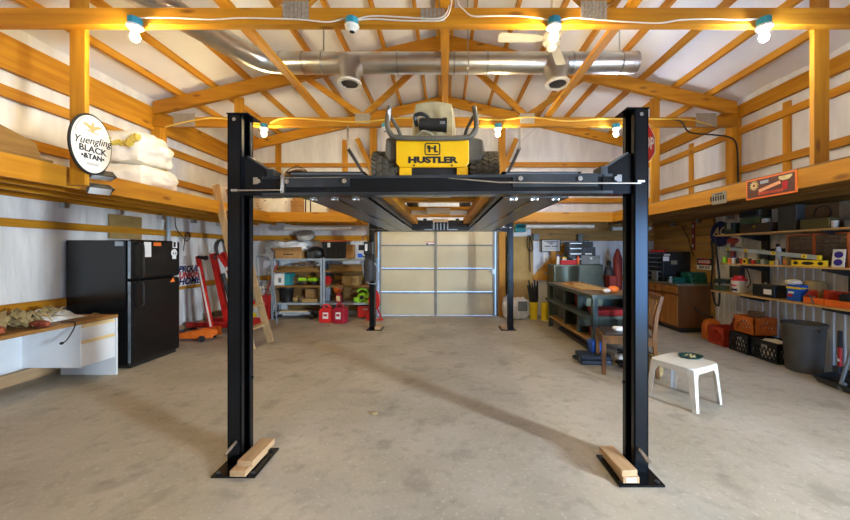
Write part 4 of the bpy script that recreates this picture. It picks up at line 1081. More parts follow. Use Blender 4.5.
solo('cloth_bundle', MB().puff((xx(273, 7.5), 7.55, 1.29), (.4, .24, .4), 8, .5, .2, 3, 6), M['glassy'], 'greyish plastic sheeting heaped at the left end of the top shelf', 'plastic sheet', smooth=True)
ch = thing('domed_case', 'black domed hard case on top of the left rack beside the black tote', 'helmet', (xx(315, 7.45), 7.5, 1.29), 0)
MB().sph((0, 0, .11), (.2, .15, .15), 3).build('shell', M['black'], ch, smooth=True)
MB().box(-.14, .02, -.16, -.12, .0, .16).build('visor', M['darkgrey'], ch, bevel=.03)
tt = thing('storage_tote', 'black storage tote with orange lid on top of the right rack', 'storage tote', (xx(335, 7.4), 7.5, 1.29), 0)
MB()._add([(-.22, -.14, 0), (.22, -.14, 0), (.22, .14, 0), (-.22, .14, 0), (-.265, -.17, .36), (.265, -.17, .36), (.265, .17, .36), (-.265, .17, .36)],
          [(3, 2, 1, 0), (4, 5, 6, 7), (0, 1, 5, 4), (1, 2, 6, 5), (2, 3, 7, 6), (3, 0, 4, 7)]).build('tub', M['black'], tt, bevel=.012)
MB().box(-.285, .285, -.185, .185, .36, .395).build('lid', M['orangelid'], tt, bevel=.01)
MB().box(-.14, -.08, -.168, -.158, .24, .34).build('sticker', M['paper'], tt)
for k in range(4): MB().box(-.19 + k * .1, -.16 + k * .1, -.165, -.145, .03, .32).build('rib', M['black'], tt)
carton('small_carton', 346, 353, 244.5, 1.29, 'small tan carton on the top shelf right of the black tote', dep=.2)
# second level: dark lumber offcuts
r_ = random.Random(3)
for k, (a, b, z, lab) in enumerate(((272, 318, 1.04, 'long dark board lying at the back of the second shelf'), (282, 319, 1.04, 'long dark board lying at the front of the second shelf, left rack'), (276, 314, 1.085, 'dark board stacked on the others on the second shelf'))):
    dd = 7.58 - .16 * (k % 2)
    solo('board', MB().box(xx(a, dd), xx(b, dd), dd - .05, dd + .05, z, z + .04), BX, lab, 'board', 'dark boards on the second shelf', bevel=.004)
solo('antler_branch', MB().tube(smoothpath([(-3.3, 7.45, 1.14), (-3.1, 7.42, 1.19), (-2.9, 7.45, 1.15), (-2.72, 7.4, 1.2)]), [.02] * 13, 6).tube(smoothpath([(-3.2, 7.5, 1.15), (-3.0, 7.52, 1.21), (-2.8, 7.5, 1.14)]), .018, 6), M['husk2'], 'dark twisted branch lying on the boards of the second shelf', 'branch', smooth=True)
solo('board', MB().box(-2.5, -1.75, 7.45, 7.56, 1.04, 1.16), M['kraftdark'], 'thick brown board on the second shelf of the right rack', 'board', bevel=.004)
# third level
wb = thing('appliance_carton', 'white and teal carton on the third shelf of the left rack', 'box', (xx(283, 7.4), 7.48, .72), 0)
MB().box(-.17, .17, -.12, .12, 0, .25).build('carton', M['paper'], wb, bevel=.004)
MB().box(.05, .172, -.124, .122, 0, .252).build('teal_side', M['teal'], wb)
MB().box(-.08, -.02, -.1215, -.12, .06, .16).build('picture', M['greybox'], wb)
def tool(name, px, py, d, z, m, lab, rz=0, grp=None):
    t = thing(name, lab, 'power tool', (xx(px, d), d, z), rz, grp)
    MB().cyl((-.11, 0, .12), (.06, 0, .12), .042, .036, 14).build('motor_body', m, t, smooth=True)
    MB().bar((-.05, 0, .1), (-.075, 0, .0), .045, .05, (1, 0, 0)).build('grip', M['darkgrey'], t, bevel=.01)
    MB().box(-.13, -.02, -.035, .035, 0, .045).build('battery', M['black'], t, bevel=.006)
    MB().cyl((.06, 0, .12), (.12, 0, .12), .022, .012, 12).build('chuck', M['steel2'], t, smooth=True)
    return t
t1 = tool('cordless_drill', 304, 284, 7.42, .72, M['lime'], 'lime green cordless drill at the left of the green tools on the third shelf', 0, 'lime green cordless drills')
clone(t1, (xx(311, 7.38), 7.38, .72), 2.9, 'lime green cordless drill in the middle of the third shelf')
clone(t1, (xx(316.5, 7.5), 7.5, .72), .4, 'lime green cordless drill against the middle upright of the racks')
solo('dark_bag', MB().puff((xx(298, 7.55), 7.58, .72), (.4, .18, .2), 6, .5, .2, 3, 3), M['husk2'], 'dark brown bag behind the green drills on the third shelf', 'bag', smooth=True)
rs = thing('circular_saw', 'red circular saw on the third shelf of the right rack', 'power tool', (xx(327, 7.42), 7.45, .72), 0)
MB().lathe([(.02, -.03), (.10, -.03), (.10, .03), (.02, .03)], (0, 0, 0), 20, Matrix.Translation((0, 0, .1)) @ Matrix.Rotation(PI / 2, 4, 'X')).build('blade_guard', M['red'], rs, smooth=True)
MB().cyl((0, 0, .1), (0, .12, .1), .05).build('motor', M['red'], rs, smooth=True)
MB().tube(smoothpath([(-.06, .03, .17), (.0, .03, .22), (.1, .03, .2), (.13, .03, .12)]), .018, 8).build('handle', M['ink'], rs, smooth=True)
MB().box(-.13, .13, -.06, .08, 0, .008).build('base_shoe', M['galv'], rs)
yb = carton('yellow_box', 342, 358.5, 276, .72, 'yellow printed box on the third shelf behind the lift post', m=M['tan'], flaps=False, dep=.25)
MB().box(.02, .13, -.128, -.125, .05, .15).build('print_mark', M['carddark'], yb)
# fourth level
bk2 = thing('waste_bin', 'black round bin on the low shelf of the left rack', 'bin', (xx(286, 7.45), 7.5, .35), 0)
MB().lathe([(.11, 0), (.145, .29), (.155, .30), (.155, .32), (.13, .32), (.10, .02)], (0, 0, 0), 24).build('tub', M['black'], bk2, smooth=True)
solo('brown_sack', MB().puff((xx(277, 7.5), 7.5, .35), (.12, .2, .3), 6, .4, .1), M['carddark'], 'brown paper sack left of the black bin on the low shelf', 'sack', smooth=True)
for k, (px_, lab, m) in enumerate(((295.5, 'small round brown pot right of the black bin on the low shelf', M['tan']), (301, 'small dark gearbox on the low shelf between pot and white boards', M['husk2']))):
    solo('metal_part', MB().sph((xx(px_, 7.42), 7.42, .35 + .06), (.06, .06, .06), 2, .2, 3, k).cyl((xx(px_, 7.42), 7.42, .40), (xx(px_, 7.42) + .05, 7.40, .48), .02), m, lab, 'machine part', smooth=True)
solo('white_board', MB().box(xx(303, 7.42), xx(317.5, 7.42), 7.36, 7.52, .35, .43), M['tan'], 'pale thick board offcut on the low shelf of the left rack', 'board', bevel=.004)
solo('white_board', MB().box(xx(306, 7.6), xx(318, 7.6), 7.56, 7.64, .35, .62), M['card'], 'brown board standing at the back of the low shelf', 'board', bevel=.004)
jg = thing('fuel_jug', 'small red fuel can with cream label on the low shelf of the right rack', 'fuel can', (xx(339, 7.42), 7.44, .35), 0)
MB().box(-.065, .065, -.06, .06, 0, .17).build('can_body', M['crimson'], jg, bevel=.015)
MB().box(-.045, .035, -.062, -.06, .03, .14).build('label', M['corn2'], jg)
MB().cyl((0, 0, .17), (0, 0, .21), .02).build('cap', M['red'], jg)
fn = thing('orange_fan', 'orange round spotlight standing behind the small fuel can on the low shelf', 'spotlight', (xx(338, 7.54), 7.58, .35), 0)
MB().lathe([(.03, .09), (.10, .05), (.115, 0), (.10, -.02)], (0, 0, 0), 22, Matrix.Translation((0, 0, .28)) @ Matrix.Rotation(PI / 2, 4, 'X')).build('reflector', M['orange'], fn, smooth=True)
MB().box(-.04, .04, -.04, .04, 0, .17).cyl((0, .03, .1), (0, .03, .27), .02).build('stand', M['red'], fn)
lb = thing('leaf_blower', 'lime green leaf blower on the low shelf behind the rear lift post', 'leaf blower', (xx(362, 7.4), 7.45, .35), 0)
MB().sph((.0, 0, .11), (.12, .09, .10), 3).build('fan_housing', M['lime'], lb, smooth=True)
MB().tube(smoothpath([(-.12, 0, .22), (-.04, 0, .28), (.06, 0, .27), (.12, 0, .18), (.11, 0, .1)]), .022, 8).build('handle', M['lime'], lb, smooth=True)
MB().cyl((-.06, -.02, .08), (-.17, -.04, .05), .04, .05).build('blow_tube', M['lime'], lb, smooth=True)
MB().lathe([(.01, 0), (.045, .0), (.045, .012)], (0, 0, 0), 14, Matrix.Translation((.0, -.082, .11)) @ Matrix.Rotation(PI / 2, 4, 'X')).build('intake', M['ink'], lb)
MB().box(.03, .13, -.05, .05, 0, .04).box(-.12, -.04, -.05, .05, 0, .03).build('foot', M['lime'], lb)
# below the racks
def gascan(x, y, m, lab, w=.14, h=.34, rz=0):
    t = thing('gas_can', lab, 'gas can', (x, y, 0), rz, 'red gas cans before the racks')
    MB().prism([(-w, 0), (w, 0), (w, h * .72), (w * .75, h * .86), (-w * .6, h * .86), (-w, h * .74)], -.1, .1, 'y').build('can_body', m, t, bevel=.022)
    MB().tube(smoothpath([(-w * .6, 0, h * .84), (-w * .5, 0, h * 1.0), (w * .1, 0, h * 1.03), (w * .6, 0, h * .84)]), .018, 8).build('handle', m, t, smooth=True)
    MB().cyl((-w * .75, 0, h * .8), (-w * .85, 0, h * .98), .028, .022, 12).build('spout_cap', M['ink'], t, smooth=True)
    MB().box(-w * .4, w * .4, -.104, -.1, h * .25, h * .62).build('label', M['paper'], t)
    MB().box(-w * .3, w * .25, -.106, -.104, h * .4, h * .52).build('label_print', M['inkred'], t)
    return t
gascan(xx(325.5, 6.95), 7.05, M['redplastic'], 'bright red plastic gas can on the floor, the left of the pair')
gascan(xx(338.5, 6.85), 6.97, M['crimson'], 'dark crimson gas can on the floor, the right of the pair', .13, .37, -.15)
hb = thing('tool_chest_low', 'red metal box on the floor under the right rack', 'box', (xx(366, 7.4), 7.5, 0), 0)
MB().box(-.17, .17, -.15, .15, .03, .27).build('chest', M['red'], hb, bevel=.01)
MB().box(-.05, .05, -.165, -.15, .2, .225).build('handle', M['galv'], hb)
rr = thing('hose_reel', 'red hose reel beside the rear lift post at the door', 'hose reel', (-1.47, 7.2, 0), 0)
MB().lathe([(.05, -.06), (.2, -.06), (.21, -.05), (.14, -.03), (.14, .03), (.21, .05), (.2, .06), (.05, .06)], (0, 0, 0), 26, Matrix.Translation((0, 0, .42)) @ Matrix.Rotation(PI / 2, 4, 'X'), sx=.55).build('drum', M['red'], rr, smooth=True)
MB().bar((-.16, 0, 0), (0, 0, .42), .03, .03).bar((.16, 0, 0), (0, 0, .42), .03, .03).bar((-.18, 0, .015), (.18, 0, .015), .04, .03).build('stand', M['red'], rr)
dl = thing('furniture_dolly', 'low grey steel dolly on casters under the left rack', 'dolly', (xx(291, 7.2), 7.35, 0), 0)
MB().box(-.42, .42, -.04, .0, .11, .15).box(-.42, .42, .16, .2, .11, .15).box(-.42, -.36, -.04, .2, .11, .15).box(.36, .42, -.04, .2, .11, .15).build('frame', M['greypaint'], dl)
MB().box(-.3, .3, -.02, .18, .15, .175).build('plank', LWX, dl)
for x in (-.38, .38):
    for yy in (-.02, .18):
        cs = MB().cyl((x, yy - .015, .045), (x, yy + .015, .045), .045, seg=14).build('caster', M['steel2'], dl)
        MB().box(x - .02, x + .02, yy - .02, yy + .02, .08, .11).build('caster_fork', M['galv'], cs)

# ---- on the back loft over the racks
zl = 2.205
dm = thing('insulation_drum', 'cream printed insulation drum on the loft left, behind the lift carriage', 'drum', (xx(274, 7.0), 7.05, zl), 0)
MB().lathe([(.32, 0), (.345, .04), (.345, .5), (.32, .55)], (0, 0, 0), 32).build('roll', M['bale'], dm, smooth=True)
r_ = random.Random(8)
for k in range(12):
    a = -PI / 2 + r_.uniform(-.9, 1.0); z = .06 + .05 * (k % 6); w = r_.uniform(.06, .12)
    MB().sheet(lambda u, v: (.3465 * math.cos(a + w * u), .3465 * math.sin(a + w * u), z + .022 * v), 4, 1).build('print_line', M['brownprint'], dm)
carton('cardboard_box', 291, 304, 200.5, zl, 'tan cardboard box on the loft beside the printed drum', 7.0, .4)
bs = thing('wicker_basket', 'round brown basket lying on the carton above the loft edge', 'basket', (xx(298, 7.2), 7.25, zz(200.5, 7.0)), 0)
MB().box(-.2, .2, -.15, .2, 0, .48).build('carton', M['card'], bs)
mb = MB().sheet(lambda u, v: (.26 * math.cos(PI * u) , -.1 + .34 * v, .48 + .22 * math.sin(PI * u) * (.8 + .2 * math.sin(PI * v))), 16, 6)
mb.build('weave', BX, bs, smooth=True, solid=.012)
MB().tube([(.265 * math.cos(PI * k / 14), -.11, .485 + .225 * math.sin(PI * k / 14)) for k in range(15)], .012, 6).build('rim', M['husk2'], bs, smooth=True)
wp = thing('white_carton', 'white carton with black bands on the loft above the right rack', 'box', (xx(316, 7.05), 7.2, zl), 0)
MB().box(-.24, .24, -.18, .18, 0, .29).build('carton', M['paper'], wp, bevel=.004)
for x in (-.2, -.1): MB().box(x - .012, x + .012, -.183, .183, 0, .292).build('band', M['ink'], wp)
carton('cardboard_box', 329, 345, 206, zl, 'flat tan carton on the loft nearest the mower tyre', 7.1, .35)

# ---- lamps under the back loft
def tubelamp(x0, x1, y, z, lab):
    t = thing('strip_light', lab, 'strip light', ((x0 + x1) / 2, y, z), 0, 'unlit strip lights under the loft')
    L_ = (x1 - x0) / 2
    MB().prism([(-.06, .02), (-.045, -.03), (0, -.05), (.045, -.03), (.06, .02)], -L_, L_, 'x').build('diffuser', M['white'], t, smooth=True)
    MB().box(-L_ - .012, -L_, -.06, .06, -.05, .03).build('end_cap', M['greypaint'], t)
    MB().box(L_, L_ + .012, -.06, .06, -.05, .03).build('end_cap', M['greypaint'], t)
    for s in (-.6, .6): MB().tube([(s * L_, 0, .02), (s * L_, 0, 2.03 - z)], .006, 6).build('hanger_wire', M['galv'], t)
tubelamp(xx(285, 7.2), xx(352, 7.2), 7.2, zz(228, 7.2), 'long unlit strip light under the loft over the storage racks')
tubelamp(xx(526, 7.0), xx(593, 7.0), 7.0, zz(226, 7.0), 'long unlit strip light under the loft over the sage cabinet')
solo('blue_tarp', MB().puff((xx(520, 7.35), 7.35, 1.85), (.25, .22, .18), 6, .3, .12), M['teal'], 'blue folded tarp tucked under the loft right of the overhead door', 'tarp', smooth=True)

# ---- on the left loft
bs_ = thing('insulation_bale', 'lower white bagged insulation bale on the loft beside the oval beer sign', 'insulation bale', (-3.92, 4.35, zl), 0, 'insulation bales on the loft')
MB().puff((0, 0, 0), (.84, .72, .30), 14, .55, .08, 3, 1).build('bag', M['bale'], bs_, smooth=True)
b2_ = thing('insulation_bale', 'upper white bagged insulation bale with yellow fluff at its torn end', 'insulation bale', (-3.93, 4.33, zl + .29), 0, 'insulation bales on the loft')
MB().puff((0, 0, 0), (.80, .68, .42), 14, .6, .1, 3, 5).build('bag', M['bale'], b2_, smooth=True)
mb = MB(); r_ = random.Random(12)
for k in range(9): mb.sph((.0 + .045 * k, -.325 + r_.uniform(-.01, .01), .24 - .05 * math.sin(k * .4) + r_.uniform(-.03, .03)), (.05, .025, .03 + .02 * (k > 5)), 2, .5, 4, k)
mb.build('insulation_fluff', M['fluff'], b2_, smooth=True)
tr_ = thing('insulation_roll', 'white insulation roll end on the loft by the ladder top', 'insulation roll', (-3.62, 5.95, zl), .2)
MB().lathe([(.02, -.3), (.15, -.3), (.17, -.27), (.17, .27), (.15, .3), (.02, .3)], (0, 0, .17), 22, Matrix.Translation((0, 0, .17)) @ Matrix.Rotation(PI / 2, 4, 'X') @ Matrix.Translation((0, 0, -.17))).build('roll', M['bale'], tr_, smooth=True)
MB().tube([(.172 * math.cos(2 * PI * k / 20), -.1, .17 + .172 * math.sin(2 * PI * k / 20)) for k in range(20)], .01, 5, closed=True).build('strap', M['brownprint'], tr_)
st = thing('weathered_board', 'large weathered brown board lying at the near end of the loft', 'board', (-3.6, 2.6, zl), 0)
MB().prism([(-.35, 0), (.42, 0), (.36, .18), (.1, .26), (-.35, .30)], -.03, .03, 'x', Matrix.Translation((0, .05, 0))).build('plank', BY, st, bevel=.006)
MB().box(-.2, .06, -.5, .52, 0, .05).build('base_board', BY, st, bevel=.006)
# oval beer sign on the loft edge
os_ = thing('oval_beer_sign', 'oval white beer sign with black rim standing on the loft edge', 'sign', (-3.215, 3.13, 2.13), 0, None)
rot = Matrix.Rotation(PI / 2, 4, 'Z') @ Matrix.Rotation(PI / 2, 4, 'X')
mb = MB().lathe([(.985, -.01), (1, -.006), (1, .008), (.93, .012)], (0, 0, 0), 48, Matrix.Translation((0, 0, .275)) @ rot @ Matrix.Diagonal((.19, .275, 1, 1)))
mb.build('rim', M['ink'], os_, smooth=True)
MB().lathe([(.935, .012), (.935, .0145)], (0, 0, 0), 48, Matrix.Translation((0, 0, .275)) @ rot @ Matrix.Diagonal((.19, .275, 1, 1))).build('face', M['paper'], os_)
X_ = .017
text(os_, 'Yuengling', (X_, 0, .305), FACE_PX, .094, M['ink'], .001, .4, .93, bold=.0005, rotz=.12)
text(os_, 'BLACK', (X_, .005, .225), FACE_PX, .078, M['ink'], .001, 0, 1.02, bold=.0015)
text(os_, '•&TAN•', (X_, .005, .16), FACE_PX, .062, M['ink'], .001, 0, 1.0, bold=.002)
text(os_, 'SINCE 1829', (X_, .0, .098), FACE_PX, .022, M['brownprint'], .001) if False else None
# eagle emblem
mb = MB().sph((X_ + .001, .0, .42), (.002, .022, .035), 2)
for s in (-1, 1):
    mb.prism([(.0, .43), (s * .05, .455), (s * .085, .45), (s * .07, .435), (s * .045, .425), (s * .02, .405)], X_ - .001, X_ + .0015, 'x')
mb.prism([(-.01, .45), (.0, .475), (.018, .468), (.012, .45)], X_ - .001, X_ + .0015, 'x').prism([(-.05, .39), (.055, .375), (.06, .382), (-.045, .398)], X_ - .001, X_ + .0015, 'x')
mb.build('eagle_emblem', M['goldink'], os_)
MB().tube([(X_, .155 * math.cos(a), .29 + .235 * math.sin(a)) for a in [PI * (.62 + .3 * k / 10) for k in range(11)]], .003, 4).build('arc_line', M['brownprint'], os_)
MB().box(X_ - .001, X_ + .001, -.06, .06, .10, .104).box(X_ - .001, X_ + .001, -.05, .05, .088, .092).build('small_print', M['brownprint'], os_)
# twin flood light under it
fl_ = thing('flood_light', 'grey twin head security flood light on the loft edge below the oval sign', 'flood light', (-3.375, 3.23, 2.13), 0)
MB().lathe([(.05, 0), (.055, .02), (.03, .04)], (0, 0, 0), 16, Matrix.Translation((-.01, -.03, 0)) @ Matrix.Rotation(PI / 2, 4, 'Y')).build('base', M['greybox'], fl_, smooth=True)
for k, (oy, oz) in enumerate(((.05, .02), (.03, -.115))):
    T = Matrix.Translation((.11, oy, oz)) @ Matrix.Rotation(-.55, 4, 'Z') @ Matrix.Rotation(-.28 - .3 * k, 4, 'Y')
    hd = MB()._add([(-.05, -.085, -.012), (.06, -.1, -.02), (.06, .1, -.02), (-.05, .085, -.012), (-.05, -.06, .06), (.04, -.075, .045), (.04, .075, .045), (-.05, .06, .06)],
                 [(3, 2, 1, 0), (4, 5, 6, 7), (0, 1, 5, 4), (1, 2, 6, 5), (2, 3, 7, 6), (3, 0, 4, 7)], T).build('lamp_head', M['bin'], fl_, bevel=.008)
    MB().box(-.035, .048, -.075, .075, -.024, -.018, T).build('lens', M['whitemelamine'], hd)
    MB().tube([(.02, -.03, .0), (.05, .0, oz * .6), (.09, oy * .8, oz)], .012, 8).build('swivel_arm', M['greybox'], fl_, smooth=True)
# ================================================================ BACK RIGHT
sk_ = thing('feed_sack', 'white feed sack with dark print slumped by the tan panel', 'sack', (xx(522, 7.2), 7.35, 0), .1)
MB().puff((0, 0, 0), (.40, .3, .48), 10, .75, .3, 3, 2).build('sack', M['bag'], sk_, smooth=True)
MB().sheet(lambda u, v: (-.1 + .2 * u, -.158 - .012 * math.sin(PI * u), .2 + .2 * v), 6, 4).build('print_patch', M['greybox'], sk_)
solo('feed_sack', MB().puff((xx(509, 7.5), 7.52, 0), (.3, .3, .5), 8, .7, .2, 3, 9), M['bale'], 'cream sack standing between the door post and the white feed sack', 'sack', smooth=True)
def pail(x, y, lab, h=.37, r=.09):
    t = thing('yellow_bucket', lab, 'bucket', (x, y, 0), 0, 'yellow buckets by the workbench')
    MB().lathe([(r * .82, 0), (r * .97, h * .9), (r, h * .92), (r, h), (r * .9, h), (r * .78, .02)], (0, 0, 0), 24).build('pail', M['yellowp'], t, smooth=True)
    MB().lathe([(r * 1.03, h * .82), (r * 1.05, h * .84), (r * 1.03, h * .86)], (0, 0, 0), 24).build('rim_band', M['yellowp'], t, smooth=True)
    return t
pail(xx(535.5, 7.2), 7.35, 'yellow bucket holding black bundled tools by the white sack')
pail(xx(547, 7.1), 7.25, 'yellow bucket right behind the workbench end leg', .36)
pail(xx(556, 7.3), 7.45, 'yellow bucket half hidden behind the workbench shelves', .36)
mb = MB(); r_ = random.Random(4)
for k in range(9):
    a = 2 * PI * k / 9; mb.tube([(xx(535.5, 7.2) + .04 * math.cos(a), 7.35 + .04 * math.sin(a), .06), (xx(535.5, 7.2) + .07 * math.cos(a), 7.35 + .07 * math.sin(a), .5), (xx(534.5, 7.2) + .13 * math.cos(a) * r_.uniform(.4, 1), 7.35 + .1 * math.sin(a), .68 + r_.uniform(0, .18))], [.02, .035, .015], 6)
solo('bundled_tools', mb, M['black'], 'black bundled cable tools standing up in the yellow bucket', 'tools', kind='stuff', smooth=True)
# framed notice
nt_ = thing('framed_notice', 'framed white printed notice on the back wall above the yellow buckets', 'sign', (xx(551, 7.7), 7.70, zz(251.5, 7.7)), 0)
MB().box(-.205, .205, 0, .02, 0, .26).build('panel', M['paper'], nt_)
for a in ((-.215, -.2, -.005, .27), (.2, .215, 0, .265)): MB().box(a[0], a[1], -.008, .022, a[2] - .02, a[3]).build('frame_bar', M['ink'], nt_)
for a in ((.255, .268), (-.01, .004)): MB().box(-.215, .215, -.008, .022, a[0], a[1]).build('frame_bar', M['ink'], nt_)
text(nt_, 'PREMIUM BENCH', (0, -.002, .222), FACE_CAM, .04, M['ink'], .001) if False else None
for z, w, h, m in ((.222, .15, .012, M['ink']), (.196, .09, .012, M['ink']), (.168, .035, .016, M['ink']), (.06, .12, .006, M['brownprint'])):
    MB().box(-w, w, -.003, 0, z - h / 2, z + h / 2).build('print_line', m, nt_)
mb = MB()
for k in range(11):
    if k == 5: continue
    mb.box(-.14 + k * .026, -.122 + k * .026, -.003, 0, .10, .128)
mb.build('print_line', M['ink'], nt_)
# cables and boxes on the right back wall
solo('electrical_box', MB().box(xx(533, 7.7), xx(539, 7.7), 7.66, 7.752, zz(240, 7.7), zz(234, 7.7)), M['greybox'], 'grey electrical box on the pine boards above the framed notice', 'electrical box', bevel=.006)
solo('electrical_box', MB().box(xx(577.5, 7.7), xx(582, 7.7), 7.64, 7.752, zz(241, 7.7), zz(234, 7.7)), M['greybox'], 'grey electrical box on the pine boards above the black tool boxes', 'electrical box', bevel=.006)
cable([(xx(528.5, 7.68), 7.69, zz(235, 7.68)), (xx(527, 7.68), 7.68, zz(243, 7.68)), (xx(529, 7.68), 7.67, zz(251, 7.68)), (xx(533, 7.68), 7.68, zz(249, 7.68)), (xx(531, 7.68), 7.69, zz(240, 7.68)), (xx(530, 7.68), 7.7, zz(236, 7.68)), (xx(530, 7.68), 7.69, zz(262, 7.68)), (xx(530.5, 7.68), 7.69, zz(272, 7.68))], .01, M['ink'], 'black cable loop hanging on the wall left of the framed notice')

# sage cabinet and things on it
cb_ = thing('metal_cabinet', 'sage green steel cabinet with shiny curved door behind the workbench', 'cabinet', (xx(579, 7.1), 7.35, 0), 0)
cw = xx(604, 7.12) - xx(555, 7.12); hz = zz(264.5, 7.12)
MB().box(-cw / 2, cw / 2, -.22, .24, .0, hz).build('body', M['sage'], cb_, bevel=.01)
MB().prism([(-cw / 2 + .03, -.22)] + [(-cw / 2 + .03 + (cw * .5 - .04) * k / 10, -.23 - .05 * math.sin(PI * k / 10)) for k in range(11)] + [(-.01, -.22)], .06, hz - .03, 'z').build('door', M['sage'], cb_, smooth=True)
MB().box(.01, cw / 2 - .03, -.235, -.22, .06, hz - .03).build('door', M['sage'], cb_, bevel=.004)
MB().box(-.006, .0, -.226, -.22, .02, hz).build('seam', M['darkgrey'], cb_)
ct = hz
yT = 7.2
def onc(px0, px1, pyt, dep=.25, y=yT, base=ct):
    x0, x1 = xx(px0, y), xx(px1, y)
    return (x0 + x1) / 2, (x1 - x0) / 2, zz(pyt, y) - base
x, w, h = onc(582, 601, 255.5)
gb = thing('grey_tool_box', 'grey steel tool box on the right end of the sage cabinet', 'tool box', (x, 7.36, ct), 0)
MB().box(-w, w, -.13, .13, 0, h * .7).build('box', M['greybox'], gb, bevel=.006)
MB().box(-w - .003, w + .003, -.134, .134, h * .7, h).build('lid', M['greybox'], gb, bevel=.008)
MB().box(-.02, .02, -.145, -.134, h * .55, h * .8).build('latch', M['galv'], gb)
x, w, h2 = onc(568, 582, 241.8)
bt = thing('black_tool_chest', 'black three drawer tool chest on the sage cabinet, left of the upper grey box', 'tool chest', (x + .03, 7.38, ct), 0)
MB().box(-w, w, -.13, .13, 0, h2).build('case', M['black'], bt, bevel=.006)
for k in range(4):
    dr = MB().box(-w + .015, w - .015, -.138, -.13, .03 + k * h2 * .235, .03 + k * h2 * .235 + h2 * .2).build('drawer', M['steel'], bt, bevel=.003)
    MB().box(-w + .03, w - .03, -.148, -.138, .03 + k * h2 * .235 + h2 * .15, .03 + k * h2 * .235 + h2 * .18).build('pull', M['galv'], dr)
xg, wg, hg = onc(582, 601, 255.5)
x, w, h = onc(583, 596.5, 247, base=ct + hg)
ub = thing('black_tool_box', 'black tool box with white label stacked on the grey tool box', 'tool box', (x, 7.36, ct + hg + .001), 0)
MB().box(-w, w, -.12, .12, 0, h).build('box', M['black'], ub, bevel=.008)
MB().box(-.08, .06, -.123, -.12, .02, .045).build('label', M['paper'], ub)
u2 = thing('small_black_case', 'small dark case topmost of the stack on the sage cabinet', 'case', (x - .02, 7.36, ct + hg + h + .002), 0)
MB().box(-.11, .12, -.1, .1, 0, .11).build('shell', M['darkgrey'], u2, bevel=.012)
MB().tube(smoothpath([(-.05, -.0, .11), (-.04, 0, .135), (.05, 0, .135), (.06, 0, .11)]), .008, 6).build('handle', M['ink'], u2, smooth=True)
x, w, h = onc(560, 574.5, 260.2)
tr = thing('red_tray', 'red plastic tray of small bottles at the left end of the sage cabinet', 'tray', (x, 7.18, ct), 0)
MB()._add([(-w, -.06, 0), (w, -.06, 0), (w, .06, 0), (-w, .06, 0), (-w - .015, -.075, h), (w + .015, -.075, h), (w + .015, .075, h), (-w - .015, .075, h)],
          [(3, 2, 1, 0), (0, 1, 5, 4), (1, 2, 6, 5), (2, 3, 7, 6), (3, 0, 4, 7)]).build('tub', M['redplastic'], tr, solid=.006)
for k, (dx, m, hh, lab, cap) in enumerate(((-.07, M['yellowp'], .15, 'yellow topped tub standing in the red tray on the sage cabinet', M['yellowp']), (.02, M['paper'], .11, 'white small jar standing in the middle of the red tray', M['ink']), (.09, M['darkgrey'], .12, 'dark small bottle standing at the right of the red tray', M['ink']))):
    t = thing('small_bottle', lab, 'bottle', (x + dx, 7.18, ct + .004), 0, 'bottles in the red tray')
    rr_ = .05 if k == 0 else .03
    MB().lathe([(rr_ * .9, 0), (rr_, .01), (rr_, hh * .7), (rr_ * .8, hh * .8)], (0, 0, 0), 14).build('body', M['paper'] if k == 0 else m, t, smooth=True)
    MB().lathe([(rr_ * .95, hh * .8), (rr_ * .95, hh)], (0, 0, 0), 14).build('cap', cap, t)
for px_, m, lab, hh in ((557, M['paper'], 'white blue labelled spray can at the left edge of the sage cabinet', .2), (578, M['orange'], 'orange capped bottle right of the red tray on the sage cabinet', .18)):
    t = thing('spray_can', lab, 'bottle', (xx(px_, 7.2) + (.02 if px_ < 560 else 0), 7.2, ct), 0)
    MB().lathe([(.032, 0), (.032, hh * .75), (.02, hh * .82)], (0, 0, 0), 14).build('can', m, t, smooth=True)
    MB().lathe([(.02, hh * .82), (.02, hh)], (0, 0, 0), 12).build('cap', M['blue'] if px_ < 560 else M['red'], t)
# things right of the cabinet
gb_ = thing('gas_cylinder', 'dark gas cylinder standing right of the sage cabinet', 'gas cylinder', (xx(611, 7.2), 7.3, 0), 0)
MB().lathe([(.09, 0), (.1, .03), (.1, 1.0), (.07, 1.1), (.03, 1.14)], (0, 0, 0), 20).build('tank', M['darkgrey'], gb_, smooth=True)
MB().lathe([(.03, 1.14), (.045, 1.16), (.045, 1.22), (.02, 1.25)], (0, 0, 0), 14).build('valve_cap', M['ink'], gb_, smooth=True)
solo('red_cylinder', MB().lathe([(.08, 0), (.09, .03), (.09, 1.3), (.05, 1.42), (.02, 1.5)], (xx(620, 7.25), 7.35, 0), 18), M['rust'], 'rusty red gas cylinder beside the dark one near the lift post', 'gas cylinder', smooth=True)
solo('rusty_box', MB().box(xx(605.5, 7.1), xx(612, 7.1), 6.92, 7.12, .6, .95).box(xx(605.5, 7.1), xx(625, 7.1), 6.88, 7.16, 0, .6), M['rust'], 'rusty red metal box on the floor in front of the gas cylinders', 'box', bevel=.01)

